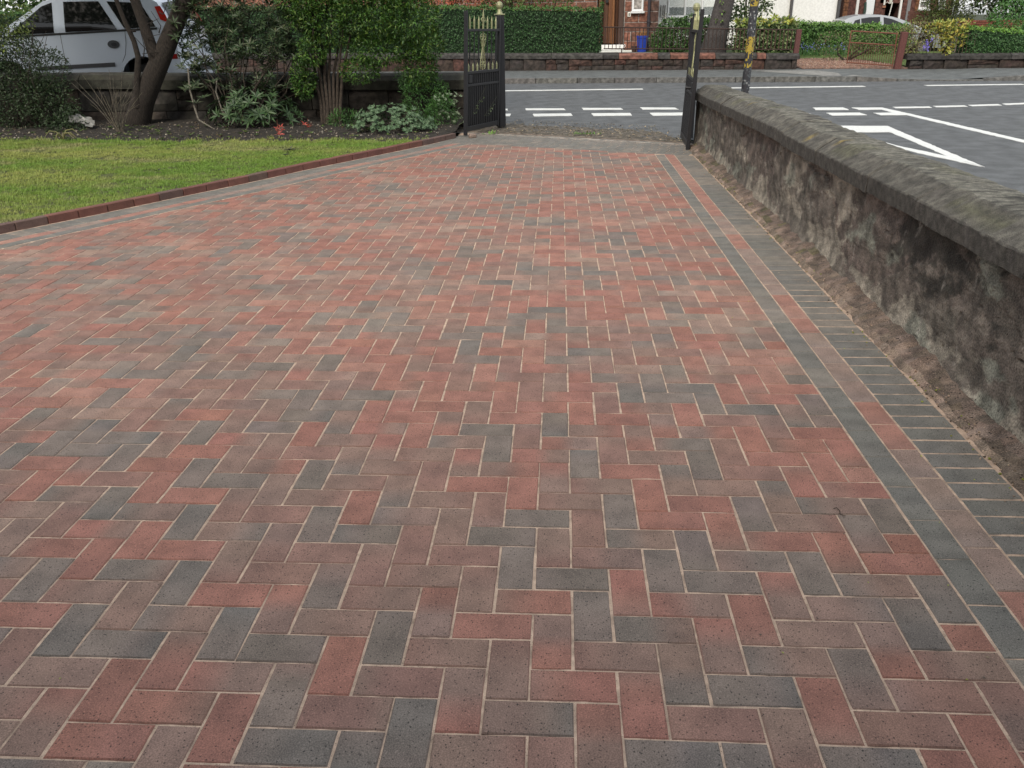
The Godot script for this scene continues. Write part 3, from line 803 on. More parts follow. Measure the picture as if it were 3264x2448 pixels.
func stone_run(root: Node3D, xa: float, xb: float, zf: Callable, y0: Callable, y1: Callable, cols: Array, depth: float, lo: float, hi: float, rough := 0.012, two := 0.6) -> void:
	var x := xa
	while x < xb - 0.05:
		var l := minf(rng.randf_range(lo, hi), xb - x)
		var parts := [[0.0, 1.0]]
		if rng.randf() < two: var s := rng.randf_range(0.4, 0.62); parts = [[0.0, s], [s, 1.0]]
		for p in parts:
			var cuts := [x, x + l]
			if parts.size() == 2 and l > 0.42 and rng.randf() < 0.6: cuts = [x, x + l * rng.randf_range(0.4, 0.6), x + l]
			for q in cuts.size() - 1:
				var xm: float = (cuts[q] + cuts[q + 1]) / 2
				var b: float = y0.call(xm); var t: float = y1.call(xm)
				var ya := lerpf(b, t, p[0]) + 0.006; var yb := lerpf(b, t, p[1]) - 0.006
				var m := MB.new()
				var w: float = cuts[q + 1] - cuts[q] - 0.014
				var c := vary(cols[rng.randi() % cols.size()], 0.18)
				rough_stone(m, Vector3(xm, (ya + yb) / 2, zf.call(xm)), Vector3(w, yb - ya, depth), c, rough)
				obj("stone", m, M.stone, root)
		x += l

func rough_stone(m: MB, o: Vector3, s: Vector3, c: Color, rough: float) -> void:
	# a block whose front (z+) is a rough-dressed 4 by 3 grid pulled back at the edges
	var NX := 4; var NYY := 3
	var g := []
	for i in NX + 1:
		for k in NYY + 1:
			var u := float(i) / NX - 0.5; var v := float(k) / NYY - 0.5
			var e := (i == 0 or i == NX or k == 0 or k == NYY)
			g.append(o + Vector3(u * s.x + (0.0 if i % NX == 0 else rng.randf_range(-0.2, 0.2) * s.x / NX) , v * s.y, (-0.012 if e else rng.randf_range(-0.2, 1.0) * rough)))
	for i in NX:
		for k in NYY:
			var a := i * (NYY + 1) + k; var b := a + NYY + 1
			m.quad(g[a], g[b], g[b + 1], g[a + 1], vary(c, 0.07))
	var back := Vector3(0, 0, -s.z)
	for i in NX:
		var a: Vector3 = g[i * (NYY + 1)]; var b: Vector3 = g[(i + 1) * (NYY + 1)]
		m.quad(a + back, b + back, b, a, c)
		a = g[i * (NYY + 1) + NYY]; b = g[(i + 1) * (NYY + 1) + NYY]
		m.quad(a, b, b + back, a + back, c)
	for k in NYY:
		var a: Vector3 = g[k]; var b: Vector3 = g[k + 1]
		m.quad(a, b, b + back, a + back, c)
		a = g[NX * (NYY + 1) + k]; b = g[NX * (NYY + 1) + k + 1]
		m.quad(a, a + back, b + back, b, c)

func coping_run(root: Node3D, joints: Array, cols: Array, zf: Callable, y0: Callable, h: float, rise: float, depth: float, over: float, seg := 3) -> void:
	for s in joints.size() - 1:
		var a: float = joints[s] + 0.007; var b: float = joints[s + 1] - 0.007
		var m := MB.new(); var c: Color = cols[s % cols.size()]
		var jy := rng.randf_range(-0.006, 0.006)
		var sec := func(x: float) -> Array:
			var y: float = y0.call(x) + jy; var z: float = zf.call(x) + over
			return [Vector3(x, y, z), Vector3(x, y + h, z), Vector3(x, y + h + rise * 0.7, z - 0.075), Vector3(x, y + h + rise, z - 0.14), Vector3(x, y + h + rise, z - depth + 0.06), Vector3(x, y + h * 0.9, z - depth), Vector3(x, y, z - depth)]
		for i in seg:
			var p: Array = sec.call(lerpf(a, b, float(i) / seg)); var q: Array = sec.call(lerpf(a, b, float(i + 1) / seg))
			for k in 6: m.quad(p[k], q[k], q[k + 1], p[k + 1], vary(c, 0.08))
			m.quad(p[6], q[6], q[0], p[0], c)
		for e in [[a, 1], [b, 0]]:
			var p: Array = sec.call(e[0])
			for k in range(1, 6):
				if e[1]: m.tri(p[0], p[k], p[k + 1], c)
				else: m.tri(p[0], p[k + 1], p[k], c)
		obj("coping_stone", m, M.stone, root)

func garden_wall() -> void:
	var w := thing("garden_wall", "dark low stone wall behind the shrubs of the left flower bed", "wall", Vector3(-6, 0, -10.8))
	var zf := func(x: float) -> float: return -10.56 + 0.012 * (x + 1.0)
	var yb := func(x: float) -> float: return 0.505 - 0.010 * (x + 1.4)
	var dark := [lin(0.06, 0.052, 0.043), lin(0.052, 0.047, 0.04), lin(0.072, 0.058, 0.048), lin(0.08, 0.06, 0.05)]
	stone_run(w, -13.0, -1.02, func(x): return zf.call(x), func(_x): return -0.1, func(x): return 0.24, dark, 0.3, 0.3, 0.7, 0.03, 0.2)
	stone_run(w, -13.0, -1.02, func(x): return zf.call(x), func(_x): return 0.24, func(x): return yb.call(x), dark, 0.3, 0.28, 0.62, 0.03, 0.15)
	coping_run(w, [-13.0, -11.7, -10.6, -9.3, -8.2, -6.9, -5.7, -4.4, -3.35, -2.1, -0.98], [lin(0.062, 0.06, 0.046), lin(0.07, 0.066, 0.052), lin(0.056, 0.054, 0.042)], zf, yb, 0.125, 0.085, 0.42, 0.045)
	var core := MB.new()
	core.box(Vector3(-7, 0.2, -10.83), Vector3(11.9, 0.62, 0.2), lin(0.07, 0.06, 0.05))
	obj("mortar_core", core, M.stone, w)

# ---------------------------------------------------------------- the iron gates
func spiral(o: Vector2, r0: float, r1: float, a0: float, a1: float, n := 14) -> Array:
	var p := []
	for k in n + 1:
		var t := float(k) / n; var a := lerpf(a0, a1, t); var r := lerpf(r0, r1, t)
		p.append(o + Vector2(cos(a), sin(a)) * r)
	return p

func wire(m: MB, pts: Array, r: float, c: Color, z := 0.0) -> void:
	var q := []; var rr := []
	for p in pts: q.append(Vector3(p.x, p.y, z)); rr.append(r)
	m.tube(q, rr, 5, c)

func spear(x: float, y: float, h: float, c: Color) -> MB:
	var m := MB.new(); var w := 0.011; var d := 0.006
	var b := [Vector3(x - w, y, d), Vector3(x + w, y, d), Vector3(x + w, y, -d), Vector3(x - w, y, -d)]
	var t := []
	for p in b: t.append(Vector3(x + (p.x - x) * 1.25, y + h * 0.62, p.z))
	var tip := Vector3(x, y + h, 0)
	for k in 4:
		m.quad(b[k], b[(k + 1) % 4], t[(k + 1) % 4], t[k], c); m.tri(t[k], t[(k + 1) % 4], tip, c)
	return m

func make_gate(called: String, label: String, hinge: Vector3, turn: float) -> Node3D:
	var g := thing(called, label, "gate", hinge, turn, "wrought iron driveway gates")
	var K := lin(0.015, 0.0145, 0.019); var G := lin(0.50, 0.50, 0.27)
	var bar := func(nm: String, x0: float, y0: float, x1: float, y1: float, w: float, d: float):
		var m := MB.new(); m.box(Vector3((x0 + x1) / 2, (y0 + y1) / 2, 0), Vector3(absf(x1 - x0) + (w if x0 == x1 else 0.0), absf(y1 - y0) + (w if y0 == y1 else 0.0), d), K, 0.003)
		obj(nm, m, M.iron, g, true)
	bar.call("stile", 1.055, 0.0, 1.055, 1.50, 0.042, 0.042)
	bar.call("stile", 0.075, 0.03, 0.075, 1.46, 0.036, 0.036)
	bar.call("rail", 0.094, 1.275, 1.033, 1.275, 0.03, 0.032)
	bar.call("rail", 0.094, 0.77, 1.033, 0.77, 0.034, 0.03)
	bar.call("rail", 0.094, 0.615, 1.033, 0.615, 0.03, 0.03)
	bar.call("rail", 0.094, 0.075, 1.033, 0.075, 0.062, 0.03)
	for k in 7:
		var x := 0.18 + k * 0.128
		if k != 3: bar.call("bar", x, 0.787, x, 1.26, 0.016, 0.012)
		obj("spear_tip", spear(x, 1.29, 0.16 if k != 3 else 0.25, vary(G, 0.08)), M.gilt, g, true)
		if k != 3: obj("spear_tip", spear(x - 0.045 if k < 3 else x + 0.03, 0.787, 0.10, vary(G, 0.08)), M.gilt, g, true)
	for k in 17:
		var x := 0.118 + k * 0.0558
		bar.call("bar", x, 0.106, x, 0.6, 0.019, 0.026)
		bar.call("bar", x, 0.63, x, 0.753, 0.019, 0.026)
	# gilt scrollwork: a long drop with curls at head and foot
	var s := MB.new(); var cx := 0.564
	for sg in [-1.0, 1.0]:
		var out := []
		for k in 15:
			var t := k / 14.0
			out.append(Vector2(cx + sg * (0.016 + 0.062 * pow(sin(PI * 0.5 * pow(1.0 - t, 1.1)), 1.4) * (1.0 if t > 0.12 else 0.55 + t * 3.7)), 0.80 + 0.30 * t))
		wire(s, out, 0.0065, G)
		var q := spiral(Vector2(cx + sg * 0.042, 1.185), 0.046, 0.012, PI * 0.5 if sg > 0 else PI * 0.5, PI * 0.5 - sg * TAU * 1.15)
		wire(s, q, 0.006, G)
		wire(s, [Vector2(cx + sg * 0.016, 1.10), Vector2(cx + sg * 0.02, 1.16), Vector2(cx + sg * 0.012, 1.225), Vector2(cx + sg * 0.042, 1.231)], 0.006, G)
		wire(s, spiral(Vector2(cx + sg * 0.036, 0.865), 0.036, 0.010, -PI * 0.5, -PI * 0.5 + sg * TAU * 1.1), 0.006, G)
		wire(s, [Vector2(cx + sg * 0.06, 1.15), Vector2(cx + sg * 0.055, 1.11), Vector2(cx + sg * 0.035, 1.075)], 0.005, G)
		wire(s, spiral(Vector2(cx + sg * 0.034, 1.395), 0.03, 0.008, PI * 0.5 + sg * 0.9, PI * 0.5 - sg * TAU * 0.75), 0.0055, G)
	wire(s, [Vector2(cx, 0.79), Vector2(cx, 1.26)], 0.007, G)
	obj("scrollwork", s, M.gilt, g, true)
	var lk := MB.new(); lk.box(Vector3(0.93, 0.692, 0.004), Vector3(0.10, 0.10, 0.036), K, 0.006)
	var lo := obj("lock_box", lk, M.iron, g, true)
	var kn := MB.new(); kn.tube([Vector3(0.90, 0.68, 0.02), Vector3(0.90, 0.68, 0.06), Vector3(0.90, 0.68, 0.085)], [0.012, 0.014, 0.026], 8, K)
	obj("knob", kn, M.iron, lo, true)
	return g

func make_post(label: String, at: Vector3, h: float, turn: float) -> Node3D:
	var p := thing("gate_post", label, "gate post", at, turn, "iron gate posts with ball finials")
	var m := MB.new(); m.box(Vector3(0, h / 2 - 0.05, 0), Vector3(0.096, h + 0.1, 0.096), lin(0.015, 0.0145, 0.019), 0.005)
	obj("shaft", m, M.iron, p, true)
	var f := MB.new(); var c := lin(0.42, 0.42, 0.24)
	f.box(Vector3(0, h + 0.008, 0), Vector3(0.115, 0.016, 0.115), c, 0.003)
	f.lathe(Vector3(0, h + 0.016, 0), [Vector2(0.045, 0), Vector2(0.033, 0.02), Vector2(0.026, 0.05), Vector2(0.025, 0.06), Vector2(0.032, 0.068), Vector2(0.041, 0.082), Vector2(0.045, 0.105), Vector2(0.041, 0.128), Vector2(0.03, 0.144), Vector2(0.015, 0.152), Vector2(0.0, 0.154)], 16, c)
	obj("ball_finial", f, M.gilt, p, true)
	return p

func gates() -> void:
	make_post("black square gate post with gilt ball at left of the drive entrance", Vector3(-0.765, -0.0, -10.45), 1.46, 0.5)
	make_post("black square gate post with gilt ball at right end of the drive wall", Vector3(1.70, 0.0, -9.25), 1.39, 0.5)
	var a := Vector2(-0.79, -10.40); var b := Vector2(-1.165, -9.44)
	make_gate("iron_gate", "left black iron gate, seen open with gilt spear tips and scrollwork", Vector3(a.x, 0, a.y), atan2(-(b.y - a.y), b.x - a.x))
	var c := Vector2(1.60, -9.16); var d := Vector2(1.535, -8.08)
	var g2 := dup(get_node("iron_gate"), Vector3(c.x, -0.02, c.y), atan2(-(d.y - c.y), d.x - c.x), "right black iron gate, folded back against the stone wall and seen edge on")
	g2.name = "iron_gate_001"
	for q in [get_node("iron_gate"), g2]: q.basis = Basis(Vector3.BACK, -0.04) * q.basis   # both leaves lean a little on their hinges
	var e := MB.new()
	e.box(Vector3(1.70, 0.29, -8.58), Vector3(0.05, 0.68, 0.05), lin(0.016, 0.016, 0.02), 0.004)
	e.tube([Vector3(1.68, 0.46, -8.58), Vector3(1.66, 0.48, -8.5), Vector3(1.655, 0.43, -8.42), Vector3(1.66, 0.36, -8.42), Vector3(1.67, 0.32, -8.5), Vector3(1.68, 0.33, -8.58)], [0.008, 0.008, 0.008, 0.008, 0.008, 0.008], 6, lin(0.05, 0.045, 0.045))
	tag(obj("gate_catch", e, M.iron), "short black iron catch post with a loop at the end of the drive wall", "gate catch")
	# a lump of stone by the foot of the left gate and a weed beneath it
	var st := MB.new(); st.box(Vector3(-1.07, 0.02, -9.30), Vector3(0.10, 0.06, 0.07), lin(0.36, 0.27, 0.22), 0.016, Basis(Vector3.UP, 0.5))
	tag(obj("loose_stone", st, M.stone), "small pinkish lump of stone at the foot of the left gate", "stone")

func sign_pole() -> void:
	var p := thing("striped_pole", "flaking black and yellow banded pole standing behind the drive wall", "pole", Vector3(2.215, -0.01, -8.5))
	var X := 2.215; var Z := -8.5; var K := lin(0.04, 0.042, 0.05); var Y := lin(0.46, 0.335, 0.05)
	var fl := FastNoiseLite.new(); fl.seed = 5; fl.frequency = 0.03
	var bands := [[-0.05, 0.86, K], [0.86, 1.19, Y], [1.19, 1.505, K], [1.505, 1.82, Y], [1.82, 2.14, K], [2.14, 2.45, Y], [2.4, 4.6, lin(0.2, 0.2, 0.21)]]
	var lean := func(y: float) -> float: return X + (y - 0.7) * 0.012
	for b in bands:
		var m := MB.new(); var n := maxi(2, int((b[1] - b[0]) / 0.012)); var S := 22
		for i in n:
			var y0 := lerpf(b[0], b[1], float(i) / n); var y1 := lerpf(b[0], b[1], float(i + 1) / n)
			for k in S:
				var a0 := TAU * k / S; var a1 := TAU * (k + 1) / S
				var r := 0.046
				var f := fl.get_noise_3d(cos(a0) * 45, y0 * 520, sin(a0) * 45) + 0.5 * fl.get_noise_3d(cos(a0) * 160, y0 * 1500, sin(a0) * 160)
				var c: Color = b[2]
				if f > 0.14: c = lin(0.42, 0.42, 0.42) if b[2] == K and f > 0.42 else (K if b[2] != K else lin(0.10, 0.11, 0.125))
				if b[2] == Y and y0 < 1.02 and f > -0.22: c = K
				var d0 := Vector3(cos(a0), 0, -sin(a0)); var d1 := Vector3(cos(a1), 0, -sin(a1))
				var o0 := Vector3(lean.call(y0), y0, Z); var o1 := Vector3(lean.call(y1), y1, Z)
				m.tri(o0 + d0 * r, o0 + d1 * r, o1 + d1 * r, c, d0, d1, d1); m.tri(o0 + d0 * r, o1 + d1 * r, o1 + d0 * r, c, d0, d1, d0)
		obj("paint_band", m, M.iron, p)
	var cap := MB.new(); cap.lathe(Vector3(lean.call(4.6), 4.6, Z), [Vector2(0.05, 0), Vector2(0.05, 0.02), Vector2(0.02, 0.05), Vector2(0, 0.055)], 14, lin(0.2, 0.2, 0.21))
	obj("cap", cap, M.iron, p)

# ---------------------------------------------------------------- plants
# leaves through ellipsoids [centre, radii]; noise leaves gaps between the clumps
func foliage(m: MB, count: int, blobs: Array, len_: float, wid: float, cols: Array, gap := 0.0, shell := 0.55, freq := 1.0, droop := 0.15) -> void:
	var wts := []; var tot := 0.0
	for b in blobs:
		var r: Vector3 = b[1]
		tot += pow(r.x * r.y * r.z, 0.667); wts.append(tot)
	var got := 0; var tries := 0
	while got < count and tries < count * 6:
		tries += 1
		var w := rng.randf() * tot; var i := 0
		while wts[i] < w: i += 1
		var b: Array = blobs[i]
		var d := rv(); var rr := pow(rng.randf(), 1.0 / 3.0)
		rr = lerpf(rr, 1.0, shell * rng.randf())
		var p: Vector3 = b[0] + d * rr * (b[1] as Vector3)
		var g := nf.get_noise_3d(p.x * 60 * freq, p.y * 60 * freq, p.z * 60 * freq)
		if g < gap - 0.25: continue
		var dir := (d * 0.7 + rv() * 0.8 + Vector3(0, 0.25, 0)).normalized()
		var up := (Vector3.UP * 0.8 + rv() * 0.7).normalized()
		if absf(dir.dot(up)) > 0.95: continue
		var c: Color = cols[rng.randi() % cols.size()]
		var s := rng.randf_range(0.7, 1.2)
		m.leaf(p, dir, up, len_ * s, wid * s, vary(c * (1.0 + g * 0.3), 0.2), droop)
		got += 1

func rosette(m: MB, p: Vector3, ax: Vector3, n: int, l: float, w: float, cols: Array, spread := 0.45) -> void:
	var s := ax.cross(Vector3(0.3, 0.1, 1)).normalized(); var t := ax.cross(s)
	var a0 := rng.randf() * TAU
	for k in n:
		var a := a0 + TAU * k / n * 1.0 + rng.randf_range(-0.2, 0.2)
		var d := ((s * cos(a) + t * sin(a)) + ax * (spread + rng.randf_range(-0.3, 0.3))).normalized()
		m.leaf(p, d, ax, l * rng.randf_range(0.7, 1.15), w * rng.randf_range(0.8, 1.2), vary(cols[rng.randi() % cols.size()], 0.2), 0.12)

func stuff(o: Node) -> Node: o.set_meta("kind", "stuff"); return o

func branchy(m: MB, base: Vector3, dir: Vector3, l: float, r: float, depth: int, c: Color, tips: Array) -> void:
	var p := base; var d := dir; var pts := [p]; var rr := [r]
	for k in 4:
		d = (d + rv() * 0.16 + Vector3(0, 0.04, 0)).normalized()
		p += d * l / 4; pts.append(p); rr.append(r * (1.0 - 0.11 * (k + 1)))
	m.tube(pts, rr, 7 if r > 0.03 else 5, c, depth == 0)
	if depth == 0: tips.append(p); return
	for k in (2 if rng.randf() < 0.6 else 3):
		branchy(m, p, (d + rv() * 0.75).normalized(), l * rng.randf_range(0.6, 0.8), r * 0.55, depth - 1, c, tips)

func near_plants() -> void:
	var bark := lin(0.052, 0.043, 0.035)
	# old tree with a forked leaning trunk; its crown is above the picture and shades the bed
	var t := thing("leaning_tree", "dark forked tree with a leaning trunk in the bed in front of the parked car", "tree", Vector3(-5.9, 0.05, -10.2))
	var m := MB.new()
	m.tube([Vector3(-6.02, -0.1, -10.22), Vector3(-5.95, 0.12, -10.2), Vector3(-5.79, 0.42, -10.17), Vector3(-5.57, 0.75, -10.15), Vector3(-5.40, 1.0, -10.15), Vector3(-5.2, 1.33, -10.17), Vector3(-5.0, 1.66, -10.2), Vector3(-4.7, 2.2, -10.25), Vector3(-4.45, 3.0, -10.3), Vector3(-4.3, 3.8, -10.4)], [0.25, 0.18, 0.15, 0.14, 0.128, 0.118, 0.112, 0.10, 0.075, 0.05], 14, bark)
	obj("trunk", m, M.bark, t)
	m = MB.new()
	m.tube([Vector3(-5.47, 0.86, -10.12), Vector3(-5.5, 1.1, -10.1), Vector3(-5.545, 1.35, -10.1), Vector3(-5.63, 1.71, -10.12), Vector3(-5.85, 2.3, -10.2), Vector3(-6.2, 3.2, -10.3), Vector3(-6.4, 3.9, -10.2)], [0.09, 0.082, 0.072, 0.066, 0.055, 0.04, 0.02], 10, bark)
	m.tube([Vector3(-5.84, 0.35, -10.06), Vector3(-5.76, 0.7, -10.04), Vector3(-5.69, 1.0, -10.05), Vector3(-5.71, 1.2, -10.05), Vector3(-5.80, 1.48, -10.06), Vector3(-5.86, 1.73, -10.06), Vector3(-6.15, 2.5, -10.0), Vector3(-6.6, 3.2, -9.8)], [0.06, 0.046, 0.04, 0.036, 0.032, 0.03, 0.025, 0.012], 8, bark)
	for k in 9:
		var p := Vector3(rng.randf_range(-5.75, -5.3), rng.randf_range(0.95, 1.6), -10.08)
		m.tube([p, p + Vector3(rng.randf_range(-0.1, 0.1), rng.randf_range(-0.05, 0.2), 0.08), p + Vector3(rng.randf_range(-0.28, 0.28), rng.randf_range(-0.05, 0.45), 0.14)], [0.009, 0.006, 0.003], 4, bark)
	obj("limb", m, M.bark, t)
	m = MB.new()
	foliage(m, 38000, [[Vector3(-9.6, 4.6, -9.8), Vector3(2.4, 1.6, 2.6)], [Vector3(-6.6, 5.4, -9.4), Vector3(2.4, 1.4, 2.4)], [Vector3(-5.2, 3.7, -10.6), Vector3(2.3, 1.0, 2.0)], [Vector3(-7.3, 3.3, -10.6), Vector3(1.8, 0.9, 1.8)], [Vector3(-3.4, 3.4, -10.9), Vector3(1.6, 0.9, 1.6)], [Vector3(-6.0, 4.5, -10.4), Vector3(2.0, 0.9, 1.8)]], 0.13, 0.07, [lin(0.05, 0.10, 0.02), lin(0.065, 0.12, 0.025), lin(0.08, 0.13, 0.03)], -0.05)
	stuff(obj("crown", m, M.leaf, t))

	# slim dark trunk behind the shrub
	t = thing("slim_tree", "slim dark trunk rising behind the bright green shrub", "tree", Vector3(-3.22, 0.05, -10.42))
	m = MB.new(); m.tube([Vector3(-3.2, -0.05, -10.42), Vector3(-3.2, 0.6, -10.4), Vector3(-3.26, 1.1, -10.38), Vector3(-3.33, 1.7, -10.38), Vector3(-3.4, 2.6, -10.4), Vector3(-3.5, 3.4, -10.5)], [0.075, 0.06, 0.058, 0.058, 0.045, 0.02], 10, lin(0.07, 0.06, 0.05))
	obj("trunk", m, M.bark, t)
	m = MB.new(); foliage(m, 1500, [[Vector3(-3.4, 3.0, -10.6), Vector3(0.9, 0.7, 0.8)]], 0.10, 0.05, [lin(0.05, 0.10, 0.02), lin(0.06, 0.11, 0.025)])
	stuff(obj("crown", m, M.leaf, t))

	# bright green many-stemmed shrub
	t = thing("bright_green_shrub", "tall bright green small leaved shrub on several stems beside the left gate", "shrub", Vector3(-3.2, 0.05, -10.1))
	for k in 7:
		m = MB.new()
		var bx := -3.26 + 0.045 * k; var tx := -3.32 + 0.10 * k
		m.tube([Vector3(bx, 0.0, -10.1 + rng.randf_range(-0.06, 0.06)), Vector3(bx + 0.02, 0.35, -10.1), Vector3(lerpf(bx, tx, 0.3), 0.72, -10.1), Vector3(tx, 1.25, -10.15 + rng.randf_range(-0.2, 0.2)), Vector3(tx + 0.1, 1.9, -10.15)], [0.026, 0.023, 0.02, 0.012, 0.005], 6, lin(0.115, 0.09, 0.07))
		obj("stem", m, M.bark, t)
	m = MB.new()
	var gcol := [lin(0.028, 0.078, 0.010), lin(0.038, 0.10, 0.012), lin(0.055, 0.13, 0.016), lin(0.022, 0.056, 0.009), lin(0.085, 0.14, 0.02)]
	foliage(m, 30000, [[Vector3(-2.95, 1.5, -10.15), Vector3(0.55, 0.42, 0.45)], [Vector3(-2.4, 1.55, -10.05), Vector3(0.55, 0.45, 0.45)], [Vector3(-1.92, 1.42, -10.0), Vector3(0.40, 0.36, 0.4)], [Vector3(-1.72, 1.12, -10.0), Vector3(0.24, 0.22, 0.3)], [Vector3(-2.05, 1.9, -10.1), Vector3(0.45, 0.4, 0.4)], [Vector3(-2.7, 2.05, -10.15), Vector3(0.6, 0.5, 0.45)], [Vector3(-3.35, 1.75, -10.2), Vector3(0.42, 0.42, 0.4)], [Vector3(-2.35, 1.05, -10.0), Vector3(0.42, 0.2, 0.3)], [Vector3(-2.62, 0.80, -9.95), Vector3(0.28, 0.16, 0.22)], [Vector3(-1.82, 0.80, -10.05), Vector3(0.24, 0.22, 0.22)], [Vector3(-3.42, 0.72, -9.98), Vector3(0.16, 0.30, 0.16)], [Vector3(-3.25, 1.05, -9.95), Vector3(0.2, 0.2, 0.2)]], 0.055, 0.020, gcol, -0.02, 0.5, 2.0)
	# feathery shoots that break the outline
	for k in 420:
		var p := Vector3(rng.randf_range(-3.5, -1.62), rng.randf_range(0.75, 1.9), -9.85 + rng.randf_range(-0.2, 0.1))
		if p.x < -2.9 and p.y < 1.1: continue
		if nf.get_noise_2d(p.x * 90, p.y * 90) < -0.05: continue
		var d := Vector3(rng.randf_range(-0.5, 0.8), rng.randf_range(-0.4, 0.5), rng.randf_range(0.0, 0.7)).normalized()
		for q in 5: m.leaf(p + d * q * 0.022, (d + rv() * 0.8).normalized(), (Vector3.UP + rv() * 0.3).normalized(), 0.05, 0.016, vary(gcol[rng.randi() % 5], 0.2))
	stuff(obj("foliage", m, M.leaf, t))

	# rhododendron: whorls of long leaves, bare pale stems
	t = thing("rhododendron", "leggy dark rhododendron with whorls of long leaves below the hedge", "shrub", Vector3(-4.2, 0.05, -10.1))
	var rc := [lin(0.028, 0.062, 0.02), lin(0.036, 0.075, 0.024), lin(0.05, 0.09, 0.034), lin(0.03, 0.056, 0.024)]
	var sc := [lin(0.03, 0.055, 0.02), lin(0.04, 0.065, 0.026), lin(0.085, 0.10, 0.055), lin(0.028, 0.05, 0.018)]
	m = MB.new(); var sm := MB.new()
	for k in 95:
		var d := rv(); d.y = absf(d.y)
		var p := Vector3(-4.15, 0.18, -9.95) + d * Vector3(0.62, 0.40, 0.35) * rng.randf_range(0.75, 1.05)
		rosette(m, p, (d + Vector3(0, 0.5, 0.2)).normalized(), 8, 0.13, 0.034, rc)
		if k % 6 == 0: sm.tube([Vector3(-4.2, 0.02, -10.0), Vector3(-4.2, 0.02, -10.0).lerp(p, 0.5) + rv() * 0.06, p], [0.012, 0.009, 0.006], 5, lin(0.22, 0.19, 0.15))
	for k in 1100:
		var p := Vector3(rng.randf_range(-5.15, -3.2), rng.randf_range(0.55, 1.75), -10.25 + rng.randf_range(-0.25, 0.25))
		if nf.get_noise_2d(p.x * 55 + 20, p.y * 60) < -0.12 - 0.3 * smoothstep(0.75, 1.2, p.y): continue
		rosette(m, p, (Vector3(0, 1, 0.2) + rv() * 0.6).normalized(), 6, 0.12, 0.028, sc, 0.5)
		if k % 26 == 0:
			var b := Vector3(rng.randf_range(-4.7, -4.0), 0.1, -10.15)
			sm.tube([b, b.lerp(p, 0.45) + rv() * 0.12, b.lerp(p, 0.8) + rv() * 0.08, p], [0.011, 0.008, 0.006, 0.004], 5, lin(0.11, 0.09, 0.07))
	for q in [[-4.92, 0.55, 7], [-4.78, 0.42, 7], [-4.62, 0.62, 6], [-3.82, 0.68, 8], [-4.5, 0.25, 7], [-4.55, 0.02, 8], [-4.9, 0.35, 5]]:
		rosette(m, Vector3(q[0], q[1] + 0.06, -9.85), Vector3(0, 1, 0.3).normalized(), q[2], 0.13, 0.032, sc)
	sm.tube([Vector3(-5.0, 0.85, -10.0), Vector3(-4.98, 0.6, -9.9), Vector3(-4.93, 0.35, -9.85), Vector3(-4.88, 0.2, -9.8), Vector3(-4.6, 0.08, -9.65)], [0.012, 0.012, 0.013, 0.014, 0.008], 6, lin(0.3, 0.27, 0.22))
	sm.tube([Vector3(-4.6, 0.72, -9.95), Vector3(-4.62, 0.55, -9.9), Vector3(-4.55, 0.3, -9.85), Vector3(-4.35, 0.12, -9.8)], [0.010, 0.011, 0.012, 0.013], 6, lin(0.3, 0.27, 0.22))
	stuff(obj("foliage", m, M.gloss, t)); stuff(obj("stems", sm, M.bark, t))

	# grey-green mound
	t = thing("grey_green_shrub", "low grey green rounded shrub at the edge of the bed near the kerb", "shrub", Vector3(-2.2, 0.04, -9.55))
	m = MB.new()
	var hc := [lin(0.072, 0.135, 0.062), lin(0.092, 0.16, 0.08), lin(0.055, 0.10, 0.048), lin(0.115, 0.18, 0.10)]
	for k in 900:
		var d := rv(); d.y = absf(d.y) * 1.0
		var rr := rng.randf_range(0.72, 1.04)
		var p := Vector3(-2.17, 0.10, -9.5) + d * Vector3(0.58, 0.30, 0.36) * rr
		if d.x < 0 and d.y < 0.15 and rng.randf() < 0.6: continue
		if nf.get_noise_2d(p.x * 110, p.y * 150) < -0.22: continue
		rosette(m, p, (d + Vector3(0, 0.6, 0.3) + rv() * 0.4).normalized(), 7, 0.042, 0.016, hc, 0.6)
	stuff(obj("foliage", m, M.leaf, t))
	m = MB.new()
	for k in 40:
		var d := rv(); d.y = absf(d.y)
		m.tube([Vector3(-2.17, 0.03, -9.5), Vector3(-2.17, 0.12, -9.5) + d * Vector3(0.5, 0.26, 0.3)], [0.006, 0.003], 4, lin(0.10, 0.085, 0.06))
	stuff(obj("stems", m, M.bark, t))

	# soft dark green shrub and a straggly grey one by the gate
	t = thing("feathery_shrub", "dark feathery green shrub between the grey green mound and the left gate", "shrub", Vector3(-1.75, 0.05, -10.1))
	m = MB.new(); foliage(m, 5200, [[Vector3(-1.78, 0.42, -10.1), Vector3(0.34, 0.42, 0.28)], [Vector3(-1.55, 0.22, -9.95), Vector3(0.22, 0.25, 0.22)], [Vector3(-1.95, 0.72, -10.15), Vector3(0.25, 0.22, 0.2)], [Vector3(-2.9, 0.16, -9.95), Vector3(0.22, 0.15, 0.15)]], 0.06, 0.008, [lin(0.03, 0.095, 0.018), lin(0.045, 0.125, 0.022), lin(0.06, 0.15, 0.03)], -0.1, 0.4, 1.5)
	stuff(obj("foliage", m, M.leaf, t))
	t = thing("straggly_shrub", "small straggly grey leaved shrub growing through the left gate", "shrub", Vector3(-1.4, 0.05, -9.8))
	m = MB.new()
	for k in 90:
		var p := Vector3(rng.randf_range(-1.62, -1.22), rng.randf_range(0.10, 0.52), -9.85 + rng.randf_range(-0.2, 0.1))
		if rng.randf() < 0.3: continue
		rosette(m, p, (Vector3(0, 1, 0.3) + rv() * 0.5).normalized(), 5, 0.035, 0.014, [lin(0.14, 0.18, 0.11), lin(0.18, 0.22, 0.15), lin(0.10, 0.15, 0.08)])
